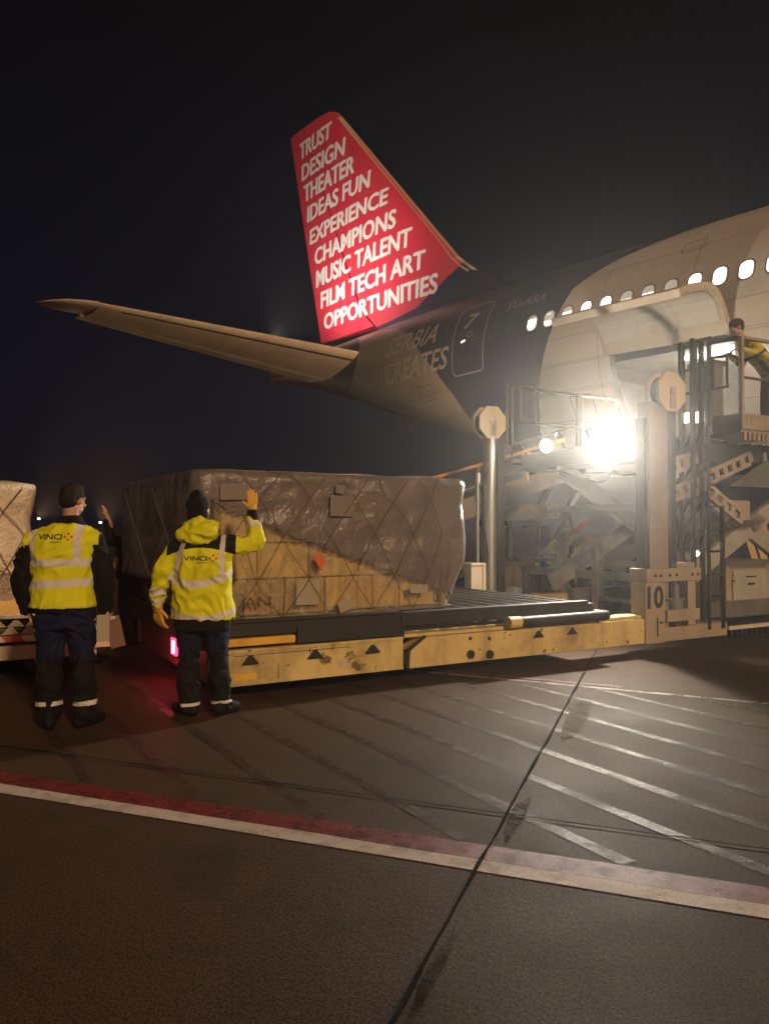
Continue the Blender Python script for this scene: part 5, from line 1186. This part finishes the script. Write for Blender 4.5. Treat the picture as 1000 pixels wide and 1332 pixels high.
for x in (-.35, 1.1):
    for y in (-.2, .4): mb.box(x, x + .06, y, y + .06, 0, 1.3)
mb.build('stand', M['dark_steel'], cr_)
vn = empty('service_van', (9.9, 18.3, 0), R_(160), 'dark blue service van with a lit headlamp behind the crate', 'van')
vb = paint('blue_van_paint', (.015, .03, .14), .3, 0, .3)
mb = MB(); mb.prism([(-2.2, .35), (2.2, .35), (2.25, .95), (1.45, 1.15), (.85, 1.85), (-2.2, 1.9)], 1.7, XZ((0, .85, 0))); mb.build('body', vb, vn, .06)
mb = MB(); mb.prism([(.95, 1.2), (1.35, 1.2), (.85, 1.78), (-.2, 1.8), (-.2, 1.2)], 1.72, XZ((0, .86, 0))); mb.build('window', M['glass'], vn)
for y in (-.62, .62):
    mb = MB(); mb.tube((2.2, y, .78), (2.29, y, .78), .10, 16); h_ = mb.build('headlamp', Mat('lit_headlamp', (1, 1, 1), .3).emit((.75, .85, 1), 14).m, vn)
mb = MB(); mb.box(2.22, 2.32, -.85, .85, .36, .56); mb.build('bumper', M['black'], vn, .02)
for x in (-1.4, 1.45):
    for y in (-.8, .8):
        mb = MB(); mb.tube((x, y - .1, .33), (x, y + .1, .33), .33, 24); mb.build('wheel', M['rubber'], vn, .03, 40)
# orange side lamps of the far apron: two small lit masts on the horizon
for i, (x, y, h) in enumerate(((-22.1, 60, 1.72), (-26.9, 60, 2.02))):
    a = empty('apron_lamp', (x, y, 0), 0, ['small lit apron lamp on the horizon between the two standing men', 'small lit apron lamp on the horizon above the vest wearer\'s left shoulder'][i], 'lamp', 'apron lamps on the horizon')
    mb = MB(); mb.tube((0, 0, 0), (0, 0, h), .06, 10).box(-.2, .2, -.2, .2, 0, .1); mb.build('pole', M['dark_steel'], a)
    mb = MB(); mb.box(-.14, .14, -.16, .1, h, h + .2); mb.build('lamp_head', M['black'], a, .02)
    mb = MB(); mb.box(-.11, .11, -.175, -.165, h + .03, h + .17); mb.build('lamp_glass', M['far_lamp'], a)
    l = bpy.data.lights.new('apron_lamp', 'SPOT'); l.energy = 300; l.color = (1, .55, .25); l.shadow_soft_size = .3; l.spot_size = R_(21); l.spot_blend = .6
    o = bpy.data.objects.new('apron_lamp', l); C.objects.link(o); o.parent = a; o.location = (0, -.4, h + .15); o.rotation_euler = (R_(90), 0, 0)
    o.rotation_euler = (-(Vector((-5, 26, 9.0)) - Vector((x, y, h)))).to_track_quat('Z', 'Y').to_euler()

# ------------------------------------------------------------------ HAZE: damp night air
mb = MB(); mb.box(-150, 150, -55, 250, -1, 19.5); hz = bpy.data.materials.new('damp_air'); hz.use_nodes = True; nt = hz.node_tree; nt.nodes.clear()
o = nt.nodes.new('ShaderNodeOutputMaterial'); pv = nt.nodes.new('ShaderNodeVolumePrincipled'); pv.inputs['Color'].default_value = (.9, .9, .9, 1); pv.inputs['Density'].default_value = .0052; pv.inputs['Anisotropy'].default_value = .85
nt.links.new(pv.outputs[0], o.inputs['Volume'])
tag(mb.build('haze', hz), kind='stuff')
